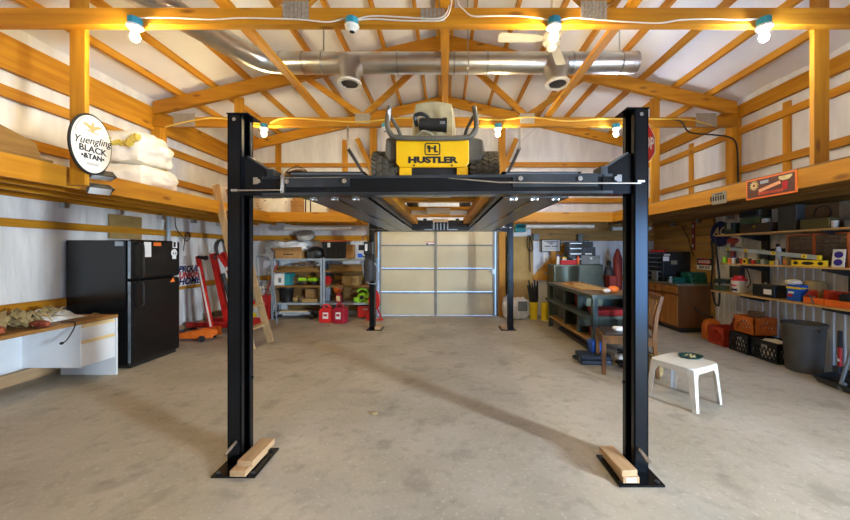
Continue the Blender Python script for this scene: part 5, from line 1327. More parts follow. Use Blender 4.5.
# ================================================================ WORKBENCH
wx0, wx1, wy0, wy1, wz = 2.0, 2.68, 4.66, 6.68, .845
wbn = thing('workbench', 'long steel framed workbench with plywood shelves left of the lift post', 'workbench', ((wx0 + wx1) / 2, (wy0 + wy1) / 2, 0), 0, None, None, True)
MB().box(wx0 - .02, wx1, wy0 - .02, wy1 + .03, wz - .035, wz).build('bench_top', mat('bench_top_worn', '#6b5a40', '#85725a', rough=.5, scale=6), wbn, bevel=.003)
MB().box(wx0 - .024, wx1 + .004, wy0 - .024, wy0 - .018, wz - .045, wz + .004).box(wx0 - .026, wx0 - .02, wy0 - .024, wy1 + .03, wz - .045, wz + .004).build('steel_edge', M['benchsteel'], wbn)
for x in (wx0 + .035, wx1 - .035):
    for y in (wy0 + .035, wy1 - .035): MB().box(x - .035, x + .035, y - .035, y + .035, 0, wz - .035).build('leg', M['benchsteel'], wbn, bevel=.004)
MB().box(wx0 - .04, wx1 - .02, wy0 + .07, wy1 + .05, .50, .545).build('shelf', M['benchsteel'], wbn)
MB().box(wx0, wx1 - .02, wy0 + .07, wy1 - .07, .185, .215).build('shelf', mat('shelf_plywood', '#9a7034', '#b08442', rough=.6, scale=5), wbn)
for y in (5.25, 5.85):
    MB().box(wx0 + .02, wx0 + .06, y - .03, y + .03, .215, wz - .035).build('divider', M['benchsteel'], wbn)
    MB().box(wx0 + .06, wx1 - .05, y - .012, y + .012, .215, wz - .035).build('divider_panel', M['sage'], wbn)
MB().box(wx1 - .05, wx1 - .03, wy0 + .07, wy1 - .07, .1, wz - .035).build('back_panel', M['darkgreen'], wbn)
MB().box(wx0 + .1, wx0 + .16, wy0 + .1, wy1 - .3, 0, .05).build('floor_runner', M['black'], wbn)
# expanded metal guard on the near end
mb = MB()
nx, nz = 13, 12
ga, gb2, gz0, gz1 = wx0 + .08, wx1 - .07, .17, .52
cwid, chei = (gb2 - ga) / nx, (gz1 - gz0) / nz
for i in range(nx):
    for j in range(nz):
        cx_, cz_ = ga + (i + .5) * cwid, gz0 + (j + .5) * chei
        p = [(cx_ - cwid / 2, cz_), (cx_, cz_ + chei / 2), (cx_ + cwid / 2, cz_), (cx_, cz_ - chei / 2)]
        for k in range(4):
            a, b = p[k], p[(k + 1) % 4]
            mb.bar((a[0], wy0 + .03, a[1]), (b[0], wy0 + .03, b[1]), .005, .007, (0, 1, 0))
g = mb.build('mesh_guard', M['benchsteel'], wbn)
MB().box(ga + .25, ga + .36, wy0 + .018, wy0 + .026, .36, .40).build('guard_plate', M['greypaint'], g)
# on the bench
solo('plywood_sheet', MB().box(2.12, 2.5, 5.3, 6.35, wz, wz + .018), PLY, 'thin plywood sheet lying along the workbench top', 'plywood sheet', bevel=.002)
solo('plywood_sheet', MB().box(2.2, 2.45, 5.9, 6.3, wz + .019, wz + .045), M['card'], 'small brown board on top of the plywood sheet on the bench', 'board', bevel=.002)
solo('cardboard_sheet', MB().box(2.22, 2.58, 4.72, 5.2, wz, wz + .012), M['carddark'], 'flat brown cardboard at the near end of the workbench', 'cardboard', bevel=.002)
tl = thing('orange_grinder', 'orange and white tool at the near corner of the bench beside the lift post', 'power tool', (2.37, 4.86, wz + .013), .2)
MB().sph((0, 0, .05), (.09, .05, .048), 2).build('body', M['orange'], tl, smooth=True)
MB().sph((-.1, 0, .03), (.06, .04, .03), 2).build('cup', M['paper'], tl, smooth=True)
# inside the bench
solo('red_cloth', MB().puff((2.33, 5.55, .545), (.42, .42, .23), 8, .4, .15, 3, 3), M['redcloth'], 'red cloth bundle on the upper shelf of the workbench', 'cloth', smooth=True)
solo('red_cloth', MB().puff((2.33, 4.92, .546), (.5, .38, .09), 8, .3, .1, 3, 7), M['redcloth'], 'faded red cover on the upper shelf at the near end of the bench', 'cloth', smooth=True)
solo('red_crate', MB().puff((2.3, 5.03, .216), (.35, .25, .12), 8, .3, .05, 3, 7), M['redcloth'], 'faded red bundle on the bottom shelf of the workbench', 'bundle', smooth=True)
for y, lab in ((6.2, 'black plastic bin on the upper shelf at the far end of the bench'), (6.02, 'black plastic bin on the upper shelf, the second from the far end')):
    if y > 6.1: solo('black_bin', MB().box(2.1, 2.45, 6.05, 6.45, .545, .76), M['black'], lab, 'bin', bevel=.01)
solo('grey_case', MB().box(2.1, 2.5, 6.0, 6.45, .215, .43), M['bin'], 'dark grey case on the bottom shelf at the far end of the bench', 'case', bevel=.012)

# tool cases and blue tub in front of the bench
def case(x, y, z, sx, sy, sz, rz, lab, m):
    t = thing('tool_case', lab, 'tool case', (x, y, z), rz, 'tool cases on the floor')
    MB().box(-sx, sx, -sy, sy, 0, sz * .48).build('lower_shell', m, t, bevel=.015)
    MB().box(-sx, sx, -sy, sy, sz * .52, sz).build('upper_shell', m, t, bevel=.015)
    MB().box(-sx + .02, sx - .02, -sy + .02, sy - .02, sz * .4, sz * .6).build('seam', M['ink'], t)
    MB().tube(smoothpath([(-sx, -sy * .4, sz * .5), (-sx - .045, -sy * .35, sz * .5), (-sx - .05, 0, sz * .5), (-sx - .045, sy * .35, sz * .5), (-sx, sy * .4, sz * .5)]), .014, 8).build('handle', M['ink'], t, smooth=True)
    for q in (-.5, .5): MB().box(-sx - .008, -sx, sy * q - .03, sy * q + .03, sz * .3, sz * .75).build('latch', M['greybox'], t)
    return t
case(1.92, 4.48, 0, .19, .13, .12, -.06, 'navy tool case flat on the floor before the workbench', M['navy'])
case(2.36, 4.28, 0, .17, .14, .11, -.05, 'dark tool case on the floor under the wooden chair', M['black'])
case(2.37, 4.3, .111, .16, .13, .09, .1, 'navy tool case stacked on the dark case under the chair', M['navy'])
tb = thing('blue_tub', 'bright blue plastic tub standing on the navy tool case', 'tub', (1.965, 4.53, .122), .1)
MB()._add([(-.055, -.055, 0), (.055, -.055, 0), (.055, .055, 0), (-.055, .055, 0), (-.07, -.07, .14), (.07, -.07, .14), (.07, .07, .14), (-.07, .07, .14)],
          [(3, 2, 1, 0), (4, 5, 6, 7), (0, 1, 5, 4), (1, 2, 6, 5), (2, 3, 7, 6), (3, 0, 4, 7)]).build('tub', M['blue'], tb, bevel=.008)
MB().box(-.075, .075, -.075, .075, .14, .152).build('lid', M['blue'], tb, bevel=.004)
MB().box(-.03, .03, -.073, -.06, .02, .1).build('rib', M['blue'], tb)
solo('white_rag', MB().puff((2.16, 4.22, .122), (.14, .12, .06), 5, .5, .3), M['paper'], 'small white rag on the tool cases behind the chair leg', 'rag', smooth=True)

# ================================================================ WOODEN CHAIR
a_ = math.atan2(-.16, .605)
chr_ = thing('dining_chair', 'dark wooden slat back chair standing behind the white stool', 'chair', (2.17, 4.17, 0), a_)
# local: +x towards the backrest, y across
SD, SW, SH = .27, .21, .455
MB().box(-SD - .02, SD - .01, -SW - .015, SW + .015, SH - .03, SH).build('seat', CHW, chr_, bevel=.008)
MB().puff((-.01, 0, SH - .005), (.5, .42, .035), 8, .15, .02).build('cushion', M['leather'], chr_, smooth=True)
for y in (-SW, SW):
    MB().box(-SD - .02, -SD + .025, y - .022, y + .022, 0, SH - .03).build('leg', CHW, chr_, bevel=.004)
    mb = MB()
    pr = [(SD - .0, 0), (SD + .035, 0), (SD + .0, SH), (SD + .03, .75), (SD + .075, .93), (SD + .04, .93), (SD - .012, .75), (SD - .04, SH)]
    pr = [(SD + .005, 0), (SD + .045, 0), (SD + .01, SH), (SD + .03, .70), (SD + .085, .93), (SD + .045, .93), (SD - .01, .70), (SD - .035, SH)]
    mb.prism([pr[0], pr[1], pr[2], pr[3], pr[4], pr[5], pr[6], pr[7]], y - .018, y + .018, 'y')
    mb.build('rear_leg', CHW, chr_, bevel=.004)
for y in (-SW, SW): MB().box(-SD, SD, y - .012, y + .012, SH - .09, SH - .03).build('apron', CHW, chr_)
MB().box(-SD - .012, -SD + .012, -SW, SW, SH - .09, SH - .03).build('apron', CHW, chr_)
MB().bar((SD + .062, -SW, .90), (SD + .062, SW, .90), .025, .07).build('top_rail', CHW, chr_, bevel=.006)
MB().bar((SD - .01, -SW, .55), (SD - .01, SW, .55), .022, .05).build('lower_rail', CHW, chr_, bevel=.004)
for k in range(6):
    y = -SW + .05 + k * (2 * SW - .1) / 5
    MB().tube([(SD - .008, y, .56), (SD + .0, y, .68), (SD + .02, y, .76), (SD + .055, y, .88)], .011, 6).build('back_slat', CHW, chr_, smooth=True)
solo('crumpled_paper', MB().puff((2.10, 4.16, SH + .028), (.16, .13, .05), 6, .7, .08), M['paper'], 'white crumpled paper on the chair seat beside the lift post', 'paper', smooth=True)
solo('straw_broom_head', MB().puff((2.44, 4.0, 0), (.14, .12, .26), 6, .3, .1), M['husk'], 'pale woven bundle on the floor beneath the chair back', 'bundle', smooth=True)

# ================================================================ WHITE PLASTIC STOOL
cxs, cys = 2.308, 3.34
ang = math.atan2(.19, .365)
stl = thing('plastic_stool', 'white plastic side table stool right of the lift post', 'stool', (cxs, cys, 0), ang)
ht = .385
def rr2(w, h, r, n=5):
    o = []
    for cx_, cy_, a0 in ((w - r, h - r, 0), (-w + r, h - r, PI / 2), (-w + r, -h + r, PI), (w - r, -h + r, 3 * PI / 2)):
        for k in range(n + 1):
            a = a0 + PI / 2 * k / n; o.append((cx_ + r * math.cos(a), cy_ + r * math.sin(a)))
    return o
MB().prism(rr2(.215, .205, .06), ht - .018, ht, 'z').build('table_top', M['white'], stl, bevel=.006)
pts = rr2(.205, .195, .055); mb = MB()
for i in range(len(pts)):
    a, b = pts[i], pts[(i + 1) % len(pts)]
    mb._add([(a[0], a[1], ht - .06), (b[0], b[1], ht - .06), (b[0], b[1], ht - .012), (a[0], a[1], ht - .012)], [(0, 1, 2, 3)])
bmesh.ops.remove_doubles(mb.bm, verts=mb.bm.verts[:], dist=.0005)
mb.build('skirt', M['white'], stl, solid=.006)
for sx_ in (-1, 1):
    for sy_ in (-1, 1):
        tx, ty = sx_ * .20, sy_ * .19; bx_, by_ = sx_ * .215, sy_ * .222
        # angle-section leg, wide at the top, tapering and splayed
        mb = MB()
        for dx, dyy in ((-sx_, 0), (0, -sy_)):
            wt, wb_ = .085, .035
            mb._add([(tx, ty, ht - .02), (tx + dx * wt, ty + dyy * wt, ht - .02), (tx + (bx_ - tx) * .3 + dx * .05, ty + (by_ - ty) * .3 + dyy * .05, ht - .11), (bx_ + dx * wb_, by_ + dyy * wb_, 0), (bx_, by_, 0)], [(0, 1, 2, 3, 4)])
        bmesh.ops.remove_doubles(mb.bm, verts=mb.bm.verts[:], dist=.0005)
        mb.build('leg', M['white'], stl, solid=.008)
pt = thing('green_plate', 'dark green oval tray with yellow bits lying on the white stool', 'plate', (2.445, 3.435, ht), .3)
MB().lathe([(.02, .003), (.085, .004), (.11, .018), (.115, .018), (.09, 0), (.02, 0)], (0, 0, 0), 28, sx=1.05, sy=.85).build('dish', M['plategreen'], pt, smooth=True)
r_ = random.Random(2); mb = MB()
for k in range(14): mb.sph((r_.uniform(-.06, .06), r_.uniform(-.05, .05), .009), (.012, .008, .005), 1, .2, 3, k)
o = mb.build('yellow_bits', M['corn2'], pt); o['kind'] = 'stuff'

# ================================================================ OAK CABINET AND TOOL CHEST
cx0, cx1, cy0, cy1, ch_ = 4.13, 4.71, 6.12, 7.45, .865
ck = thing('oak_cabinet', 'brown oak base cabinet with knobbed drawers against the board wall', 'cabinet', ((cx0 + cx1) / 2, (cy0 + cy1) / 2, 0), 0, None, None, True)
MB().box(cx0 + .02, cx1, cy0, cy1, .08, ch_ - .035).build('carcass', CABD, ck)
MB().box(cx0 + .06, cx1, cy0 + .01, cy1, 0, .08).build('toe_kick', M['black'], ck)
MB().box(cx0 - .02, cx1, cy0 - .01, cy1, ch_ - .035, ch_).build('counter_top', mat('counter_green_grey', '#6a6a58', '#7a7a66', rough=.4), ck, bevel=.004)
n = 3
for k in range(n):
    ya, yb_ = cy0 + .02 + k * (cy1 - cy0 - .02) / n, cy0 + (k + 1) * (cy1 - cy0 - .02) / n
    dr = MB().box(cx0, cx0 + .02, ya, yb_, .68, ch_ - .05).build('drawer', CABW, ck, bevel=.004)
    MB().sph((cx0 - .015, (ya + yb_) / 2, .745), .016, 2).build('knob', M['brass'], dr, smooth=True)
    dd = MB().box(cx0, cx0 + .02, ya, yb_, .11, .65).build('cabinet_door', CABW, ck, bevel=.004)
    MB().sph((cx0 - .015, ya + .06, .57), .016, 2).build('knob', M['brass'], dd, smooth=True)
tcx0, tcx1, tcy0, tcy1 = 4.17, 4.71, 6.62, 7.3
tc = thing('rolling_tool_chest', 'black steel tool chest of drawers standing on the oak cabinet', 'tool chest', (4.44, 6.95, ch_), 0, None, None, True)
MB().box(tcx0 + .015, tcx1, tcy0, tcy1, ch_, 1.43).build('case', M['black'], tc, bevel=.008)
for k in range(6):
    dr = MB().box(tcx0, tcx0 + .015, tcy0 + .03, tcy1 - .03, ch_ + .02 + k * .09, ch_ + .10 + k * .09).build('drawer', M['steel'], tc, bevel=.003)
    MB().box(tcx0 - .012, tcx0, tcy0 + .05, tcy1 - .05, ch_ + .085 + k * .09, ch_ + .097 + k * .09).build('drawer_pull', M['galv'], dr)
for a, b, c, d, m in ((663, 669, 256.5, 261, M['paper']), (671, 677, 260.5, 264.5, M['brownprint']), (664, 670, 254.2, 255.5, M['paper'])):
    MB().box(xx(a, tcy0), xx(b, tcy0), tcy0 - .003, tcy0, zz(d, tcy0), zz(c, tcy0)).build('sticker', m, tc)
solo('red_level', MB().box(4.3, 4.36, 6.8, 7.25, 1.43, 1.47), M['redplastic'], 'red spirit level lying on top of the black tool chest', 'spirit level', bevel=.004)
def greencase(x, y, z, sx, sy, sz, lab, rz=0):
    t = thing('green_tool_case', lab, 'tool case', (x, y, z), rz, 'green tool cases on the oak cabinet')
    MB().box(-sx, sx, -sy, sy, 0, sz * .5).build('lower_shell', M['green'], t, bevel=.014)
    MB().box(-sx, sx, -sy, sy, sz * .5, sz).build('upper_shell', M['green'], t, bevel=.014)
    MB().tube(smoothpath([(-.06, -sy, sz * .5), (-.05, -sy - .03, sz * .5), (.05, -sy - .03, sz * .5), (.06, -sy, sz * .5)]), .01, 6).build('handle', M['green'], t, smooth=True)
    for q in (-.6, .6): MB().box(sx * q - .02, sx * q + .02, -sy - .006, -sy, sz * .35, sz * .65).build('latch', M['darkgreen'], t)
    return t
greencase(4.56, 6.32, ch_, .15, .13, .11, 'green tool case at the right corner of the oak cabinet')
greencase(4.55, 6.33, ch_ + .111, .15, .12, .085, 'green tool case on top at the right corner of the oak cabinet', .05)
greencase(4.30, 6.42, ch_, .10, .12, .10, 'teal green tool case lying left before the black tool chest')
t = thing('glass_jar', 'small clear jar on the oak cabinet beside the green tool case', 'jar', (4.16, 6.36, ch_), 0)
MB().lathe([(.025, 0), (.03, .01), (.03, .07), (.018, .09)], (0, 0, 0), 14).build('jar', M['glassy'], t, smooth=True)
MB().lathe([(.022, .09), (.022, .11)], (0, 0, 0), 12).build('lid', M['paper'], t)
solo('grey_radio', MB().prism([(0, 0), (.2, 0), (.2, .16), (.15, .2), (.05, .2), (0, .16)], 0, .12, 'x', Matrix.Translation((4.16, 6.56 + .25, ch_))) if False else MB().box(4.125, 4.165, 6.72, 6.9, ch_, ch_ + .2), M['greybox'], 'grey arched metal box at the edge of the oak cabinet by the lift post', 'box', bevel=.018)

# danger sign and red level on the board wall
dg = thing('danger_sign', 'red and white DANGER sign on the pine boards above the green cases', 'sign', (XR - .03, 6.25, 1.12), 0, None, None, True)
DX = XR - .032
MB().box(DX - .006, DX + .008, 6.07, 6.44, 1.11, 1.32).build('panel', M['paper'], dg)
MB().box(DX - .0075, DX - .006, 6.075, 6.435, 1.19, 1.315).build('black_band', M['ink'], dg)
MB().prism([(6.255 + .165 * math.cos(a), 1.2525 + .055 * math.sin(a)) for a in [2 * PI * k / 24 for k in range(24)]], DX - .009, DX - .0075, 'x').build('red_oval', M['inkred'], dg)
text(dg, 'DANGER', (DX - .010, 6.255, 1.2525), FACE_NX, .075, M['paper'], .001, 0, .95, bold=.002)
text(dg, 'KEEP OUT', (DX - .007, 6.255, 1.15), FACE_NX, .06, M['ink'], .001, 0, .95, bold=.002)
lv = thing('red_wall_level', 'long red spirit level hanging upright on the board wall', 'spirit level', (XR - .04, 6.55, 1.5), 0, None, None, True)
MB().box(XR - .045, XR - .022, 6.5, 6.57, 1.47, 2.0).build('rail', M['rust'], lv, bevel=.004)
for z in (1.55, 1.73, 1.92): MB().box(XR - .047, XR - .045, 6.515, 6.555, z - .025, z + .025).build('vial', M['paper'], lv)
cable([(XR - .2, 7.0, 2.0), (XR - .05, 6.85, 1.95), (XR - .04, 6.75, 1.8), (XR - .04, 6.66, 1.68), (XR - .04, 6.6, 1.5), (XR - .04, 6.5, 1.35)], .007, M['ink'], 'black cord running down the board wall above the tool chest')
tubelamp(3.5, 4.3, 7.25, 1.93, 'unlit strip light under the loft over the black tool chest')

# round AC sign at the shelf end
rs_ = thing('round_sign', 'round black AC sign with pale rim on the wall at the shelf end', 'sign', (XR - .03, 5.90, 1.52), 0, None, None, True)
RXs = XR - .03
rT = Matrix.Translation((RXs, 5.90, 1.735)) @ Matrix.Rotation(-PI / 2, 4, 'Y')
MB().lathe([(.222, 0), (.222, .008)], (0, 0, 0), 40, rT).build('disc', M['inkblue'], rs_)
MB().tube([(RXs - .008, 5.90 + .216 * math.cos(2 * PI * k / 40), 1.735 + .216 * math.sin(2 * PI * k / 40)) for k in range(40)], .006, 5, closed=True).build('rim', M['brownprint'], rs_)
text(rs_, 'AC', (RXs - .009, 5.92, 1.78), FACE_NX, .2, M['corn2'], .001, .35, .95, bold=.004)

# ================================================================ RIGHT SHELVES
SX0 = 4.30; SB = XR - .03
SY0, SY1 = 2.5, 5.5
sh = thing('wall_shelves', 'three long plywood wall shelves on black uprights along the ribbed wall', 'wall shelves', (4.5, 4.0, .8), 0, None, None, True)
ZT, ZM, ZB = 1.70, 1.26, .815
for z, ex in ((ZT, 0), (ZM, -.1), (ZB, .1)):
    MB().box(SX0, SB, SY0, SY1 + ex, z - .022, z).build('shelf_board', PLY, sh, bevel=.002)
for y in (5.05, 3.95, 2.9):
    up = MB().box(SB - .035, SB, y - .05, y + .05, ZB - .1, ZT + .1).build('upright', M['black'], sh)
    for z in (ZT, ZM, ZB): MB().prism([(SX0 + .03, z - .024), (SB - .035, z - .024), (SB - .035, z - .12), (SX0 + .03, z - .05)], y - .015, y + .015, 'y').build('bracket', M['black'], sh)

def rspan(px0, px1, X): return dX(px1, X), dX(px0, X)      # near, far
def rbox(name, px0, px1, pyt, zs, m, lab, cat, xf=4.34, dep=.3, bevel=.006, rim=None):
    ya, yb = rspan(px0, px1, xf); z1 = zz(pyt, (ya + yb) / 2)
    t = thing(name, lab, cat, (xf + dep / 2, (ya + yb) / 2, zs), 0)
    h = z1 - zs; w = (yb - ya) / 2
    MB().box(-dep / 2, dep / 2, -w, w, 0, h).build('body', m, t, bevel=bevel)
    t_dim[t.name] = (w, h, dep)
    return t
t_dim = {}
# top shelf
t = rbox('ammo_can', 724, 734.5, 224.5, ZT, M['darkgreen'], 'dark green metal ammunition can at the far end of the top shelf', 'ammo can')
w, h, dp = t_dim[t.name]
MB().box(-dp / 2 - .004, dp / 2, -w - .004, w + .004, h, h + .02).build('lid', M['darkgreen'], t, bevel=.004)
MB().box(-dp / 2 - .012, -dp / 2, -.03, .03, h * .5, h + .015).build('latch', M['galv'], t)
tb_ = thing('cardboard_tube', 'tan cardboard tube standing behind the green ammunition can', 'tube', (4.56, 5.28 - .12, ZT), 0) if False else None
t = rbox('brown_toolbox', 739.5, 771, 224, ZT, mat('brown_steel', '#3a2618', '#463020', rough=.5), 'long dark brown steel box on the top shelf', 'tool box', dep=.28)
w, h, dp = t_dim[t.name]
MB().box(-dp / 2 - .003, dp / 2, -w - .002, w + .002, h * .72, h + .006).build('lid', MATS['brown_steel'], t, bevel=.006)
MB().box(-dp / 2 - .012, -dp / 2 - .003, -.02, .02, h * .55, h * .85).build('latch', M['brass'], t)
brown_top = ZT + h + .007
ya, yb = rspan(741, 760.5, 4.4)
t = thing('green_crate', 'sage green crate with slatted grey lid stacked on the brown steel box', 'crate', (4.5, (ya + yb) / 2, brown_top), 0)
w = (yb - ya) / 2
MB().box(-.12, .12, -w, w, 0, .10).build('tub', M['olive'], t, bevel=.01)
lid = MB().box(-.125, .125, -w - .01, w + .01, .105, .2).build('lid', M['bin'], t, bevel=.01)
for k in range(7): MB().box(-.13, -.124, -w + .03 + k * (2 * w - .08) / 6, -w + .05 + k * (2 * w - .08) / 6, .12, .185).build('lid_slot', M['ink'], lid)
solo('white_box', MB().box(4.36, 4.42, dX(766, 4.36), dX(761.5, 4.36), brown_top, brown_top + .06), M['paper'], 'tiny white box at the near end of the brown steel box', 'box', bevel=.003)
solo('paper_roll', MB().lathe([(.05, 0), (.05, .30)], (4.5, 5.02, ZT), 16), M['tan'], 'tan paper roll standing between the green can and the brown box', 'paper roll')
t = rbox('grey_cabinet', 777.5, 796, 205.5, ZT, M['bin'], 'dark grey upright case on the top shelf left of the big carton', 'case', xf=4.36, dep=.25)
solo('display_board', MB().box(4.5, 4.53, dX(777.3, 4.5) - .0, dX(771.5, 4.5), ZT, ZT + .32), M['whitemelamine'], 'white panel edge standing between the brown box and the grey case', 'panel', bevel=.003)
t = rbox('long_carton', 800, 829, 218.5, ZT, mat('printed_carton', '#5c5228', '#6e6030', rough=.8, scale=9), 'long olive printed carton lying on the top shelf edge', 'box', xf=4.32, dep=.12)
t = rbox('small_brown_box', 784.5, 797, 221, ZT, M['carddark'], 'small brown open box before the grey upright case', 'box', xf=4.31, dep=.045) if False else None
ya, yb = rspan(799, 842, 4.5)
t = thing('big_carton', 'large brown cardboard carton behind the olive carton on the top shelf', 'box', (4.58, (ya + yb) / 2, ZT), 0)
w = (yb - ya) / 2; hB = .325
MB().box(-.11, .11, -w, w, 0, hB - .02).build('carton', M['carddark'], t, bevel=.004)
MB().tube(smoothpath([(-.112, .12, .1), (-.112, -.1, .12), (-.113, -.16, .2), (-.113, -.1, .27), (-.113, .0, .25), (-.112, .03, .15)]), .006, 6).build('hanging_cord', M['ink'], t, smooth=True)
t = thing('white_cup', 'white plastic cup on the top shelf at the end of the olive carton', 'cup', (4.36, dX(835, 4.36), ZT), 0)
MB().lathe([(.028, 0), (.034, .08), (.03, .08), (.025, .01)], (0, 0, 0), 16).build('cup', M['white'], t, smooth=True)
t = rbox('grey_bin', 844, 868, 219, ZT, M['greybox'], 'grey box at the near end of the top shelf', 'box', xf=4.36, dep=.25)

# middle shelf: drawer organisers
def organiser(px0, px1, lab, cols, rows=7, m=None):
    ya, yb = rspan(px0, px1, 4.45); z0, z1 = ZM, ZT - .03
    t = thing('drawer_organiser', lab, 'drawer organiser', (4.55, (ya + yb) / 2, z0), 0, 'small parts organisers')
    w = (yb - ya) / 2; h = z1 - z0 - .02
    fm = M['orangelid']
    MB().box(-.1, .12, -w, -w + .012, 0, h).box(-.1, .12, w - .012, w, 0, h).box(-.1, .12, -w + .012, w - .012, 0, .012).box(-.1, .12, -w + .012, w - .012, h - .012, h).box(.11, .12, -w, w, 0, h).build('frame', m or fm, t)
    for i in range(cols):
        for j in range(rows):
            a = -w + .016 + i * (2 * w - .032) / cols; b = a + (2 * w - .032) / cols - .004
            c = .016 + j * (h - .03) / rows; d = c + (h - .03) / rows - .005
            MB().box(-.098, .1, a, b, c, d).box(-.103, -.098, (a + b) / 2 - .012, (a + b) / 2 + .012, c + .006, c + .014).build('drawer', M['gauge'], t)
    return t
organiser(787, 813.5, 'orange framed drawer organiser at the far side, above the yellow level', 4)
organiser(814, 848, 'orange framed drawer organiser at the near side, behind the spotted card', 4)
# levels
lv2 = thing('long_level', 'long white spirit level slanting across the middle shelf', 'spirit level', (4.37, 4.6, ZM), 0, None, None, True)
p0 = Vector((4.36, dX(722, 4.36), zz(248, dX(722, 4.36)))); p1 = Vector((4.335, dX(818, 4.335), zz(257.5, dX(818, 4.335))))
MB().bar(p0, p1, .03, .052).build('beam', M['greypaint'], lv2, bevel=.003)
for f in (.1, .32, .62, .9): 
    q = p0.lerp(p1, f); MB().bar(p0.lerp(p1, f - .02) + Vector((-.017, 0, 0)), p0.lerp(p1, f + .02) + Vector((-.017, 0, 0)), .004, .044).build('vial_window', M['yellowp'], lv2)
    MB().bar(p0.lerp(p1, f - .006) + Vector((-.02, 0, 0)), p0.lerp(p1, f + .006) + Vector((-.02, 0, 0)), .002, .02).build('vial', M['ink'], lv2)
MB().bar(p1, p1 + (p1 - p0).normalized() * .03, .034, .056).build('end_cap', M['yellowp'], lv2)
ya, yb = rspan(791, 826, 4.31)
yl = thing('yellow_level', 'yellow box level with black windows on the middle shelf edge', 'spirit level', (4.325, (ya + yb) / 2, ZM), 0)
w = (yb - ya) / 2
MB().box(-.014, .014, -w, w, 0, .072).build('body', M['yellowp'], yl, bevel=.004)
for y, l in ((-w * .7, .03), (0, .07), (w * .72, .03)):
    MB().prism([(y + l * math.cos(a), .036 + .02 * math.sin(a)) for a in [2 * PI * k / 16 for k in range(16)]], -.0165, -.014, 'x').build('window', M['ink'], yl)
ya, yb = rspan(830, 842.5, 4.32)
sc_ = thing('spotted_card', 'white card with two blue ovals leaning on the middle shelf', 'card', (4.335, (ya + yb) / 2, ZM), 0)
w = (yb - ya) / 2
MB().prism([(0, 0), (.02, .20), (.028, .20), (.008, 0)], -w, w, 'y').build('card', M['paper'], sc_)
for z in (.055, .14):
    x_ = -.002 + z * .1
    MB().prism([(w * .72 * math.cos(a), z + .036 * math.sin(a)) for a in [2 * PI * k / 20 for k in range(20)]], -.0022, .001, 'x', Matrix(((1, 0, .1, 0), (0, 1, 0, 0), (0, 0, 1, 0), (0, 0, 0, 1)))).build('oval_spot', M['purple'], sc_)
# small things on the middle shelf, front row and back row
r_ = random.Random(21)
def smallcan(px, zs, r, h, m, capm, lab, xf=4.36, cat='can', name='small_can', grp='cans and bottles on the middle shelf'):
    t = thing(name, lab, cat, (xf, dX(px, xf), zs), 0, grp)
    MB().lathe([(r * .95, 0), (r, .006), (r, h * .78), (r * .7, h * .84)], (0, 0, 0), 14).build('body', m, t, smooth=True)
    MB().lathe([(r * .7, h * .84), (r * .7, h)], (0, 0, 0), 12).build('cap', capm, t, smooth=True)
    return t
smallcan(725, ZM, .035, .10, M['lime'], M['lime'], 'lime green can at the far end of the middle shelf')
smallcan(730, ZM, .03, .085, M['orange'], M['paper'], 'orange and white can second from the far end of the middle shelf')
smallcan(734, ZM, .03, .10, M['paper'], M['purple'], 'white can with blue cap near the far end of the middle shelf')
smallcan(738, ZM, .028, .085, M['darkgrey'], M['ink'], 'dark grey bottle beside the far black upright')
smallcan(741.5, ZM, .022, .075, M['red'], M['ink'], 'small red bottle left of the yellow tape measure')
t = thing('tape_measure', 'yellow tape measure on the middle shelf under the long level', 'tape measure', (4.36, dX(746, 4.36), ZM), 0)
MB().prism([(-.04, 0), (.04, 0), (.04, .05), (.02, .075), (-.02, .075), (-.04, .055)], -.022, .022, 'x').build('case', M['yellowp'], t, bevel=.006)
MB().lathe([(.022, 0), (.022, .003)], (0, 0, 0), 14, Matrix.Translation((-.022, 0, .036)) @ Matrix.Rotation(-PI / 2, 4, 'Y')).build('hub', M['ink'], t)
for px_, m, c, hh, lab in ((750.5, M['darkgrey'], M['ink'], .075, 'black jar right of the yellow tape measure'), (753.5, M['red'], M['paper'], .07, 'red and white jar a little right of the tape measure'), (758.5, M['olive'], M['yellowp'], .075, 'olive jar with yellow cap below the long level'),
                      (763, M['glassy'], M['olive'], .08, 'clear jar with olive lid below the middle of the long level'), (767.5, M['olive'], M['darkgrey'], .07, 'olive can with dark lid in the middle of the shelf'), (772, M['yellowp'], M['darkgrey'], .06, 'yellow jar with dark lid in the middle of the shelf'),
                      (777, M['glassy'], M['tan'], .08, 'clear jar with tan lid left of the orange labelled box')):
    smallcan(px_, ZM, .027, hh, m, c, lab)
t = rbox('orange_label_box', 782.5, 787.5, 257, ZM, M['tan'], 'yellow box with orange label left of the yellow level', 'box', xf=4.34, dep=.05)
MB().box(-.027, -.025, -.022, .022, .03, .06).build('label', M['orange'], t)
# items above the level, standing behind it
def looser(px0, px1, z, hh, m, lab, xf=4.5, name='parts_box'):
    ya, yb = rspan(px0, px1, xf)
    return solo(name, MB().box(xf, xf + .12, ya, yb, z, z + hh), m, lab, 'box', 'boxes behind the long level', bevel=.005)
looser(727, 733.5, ZM, .25, M['greybox'], 'grey upright box behind the far end of the long level')
looser(736, 744, ZM, .20, M['paper'], 'white carton behind the long level next to the far upright')
looser(747, 757, ZM, .21, M['white'], 'white wide carton behind the middle of the long level')
looser(759, 768, ZM, .19, M['darkgrey'], 'dark carton behind the long level, right of the white wide carton')
looser(770, 777, ZM, .22, M['black'], 'black case behind the long level, beside the far organiser')
t = thing('red_funnel', 'dark red grinder on the middle shelf under the round sign', 'power tool', (4.42, 5.30, ZM), 0)
MB().sph((0, 0, .34), (.06, .09, .05), 2, .15).cyl((0, 0, 0), (0, 0, .32), .025).build('body', M['rust'], t, smooth=True)
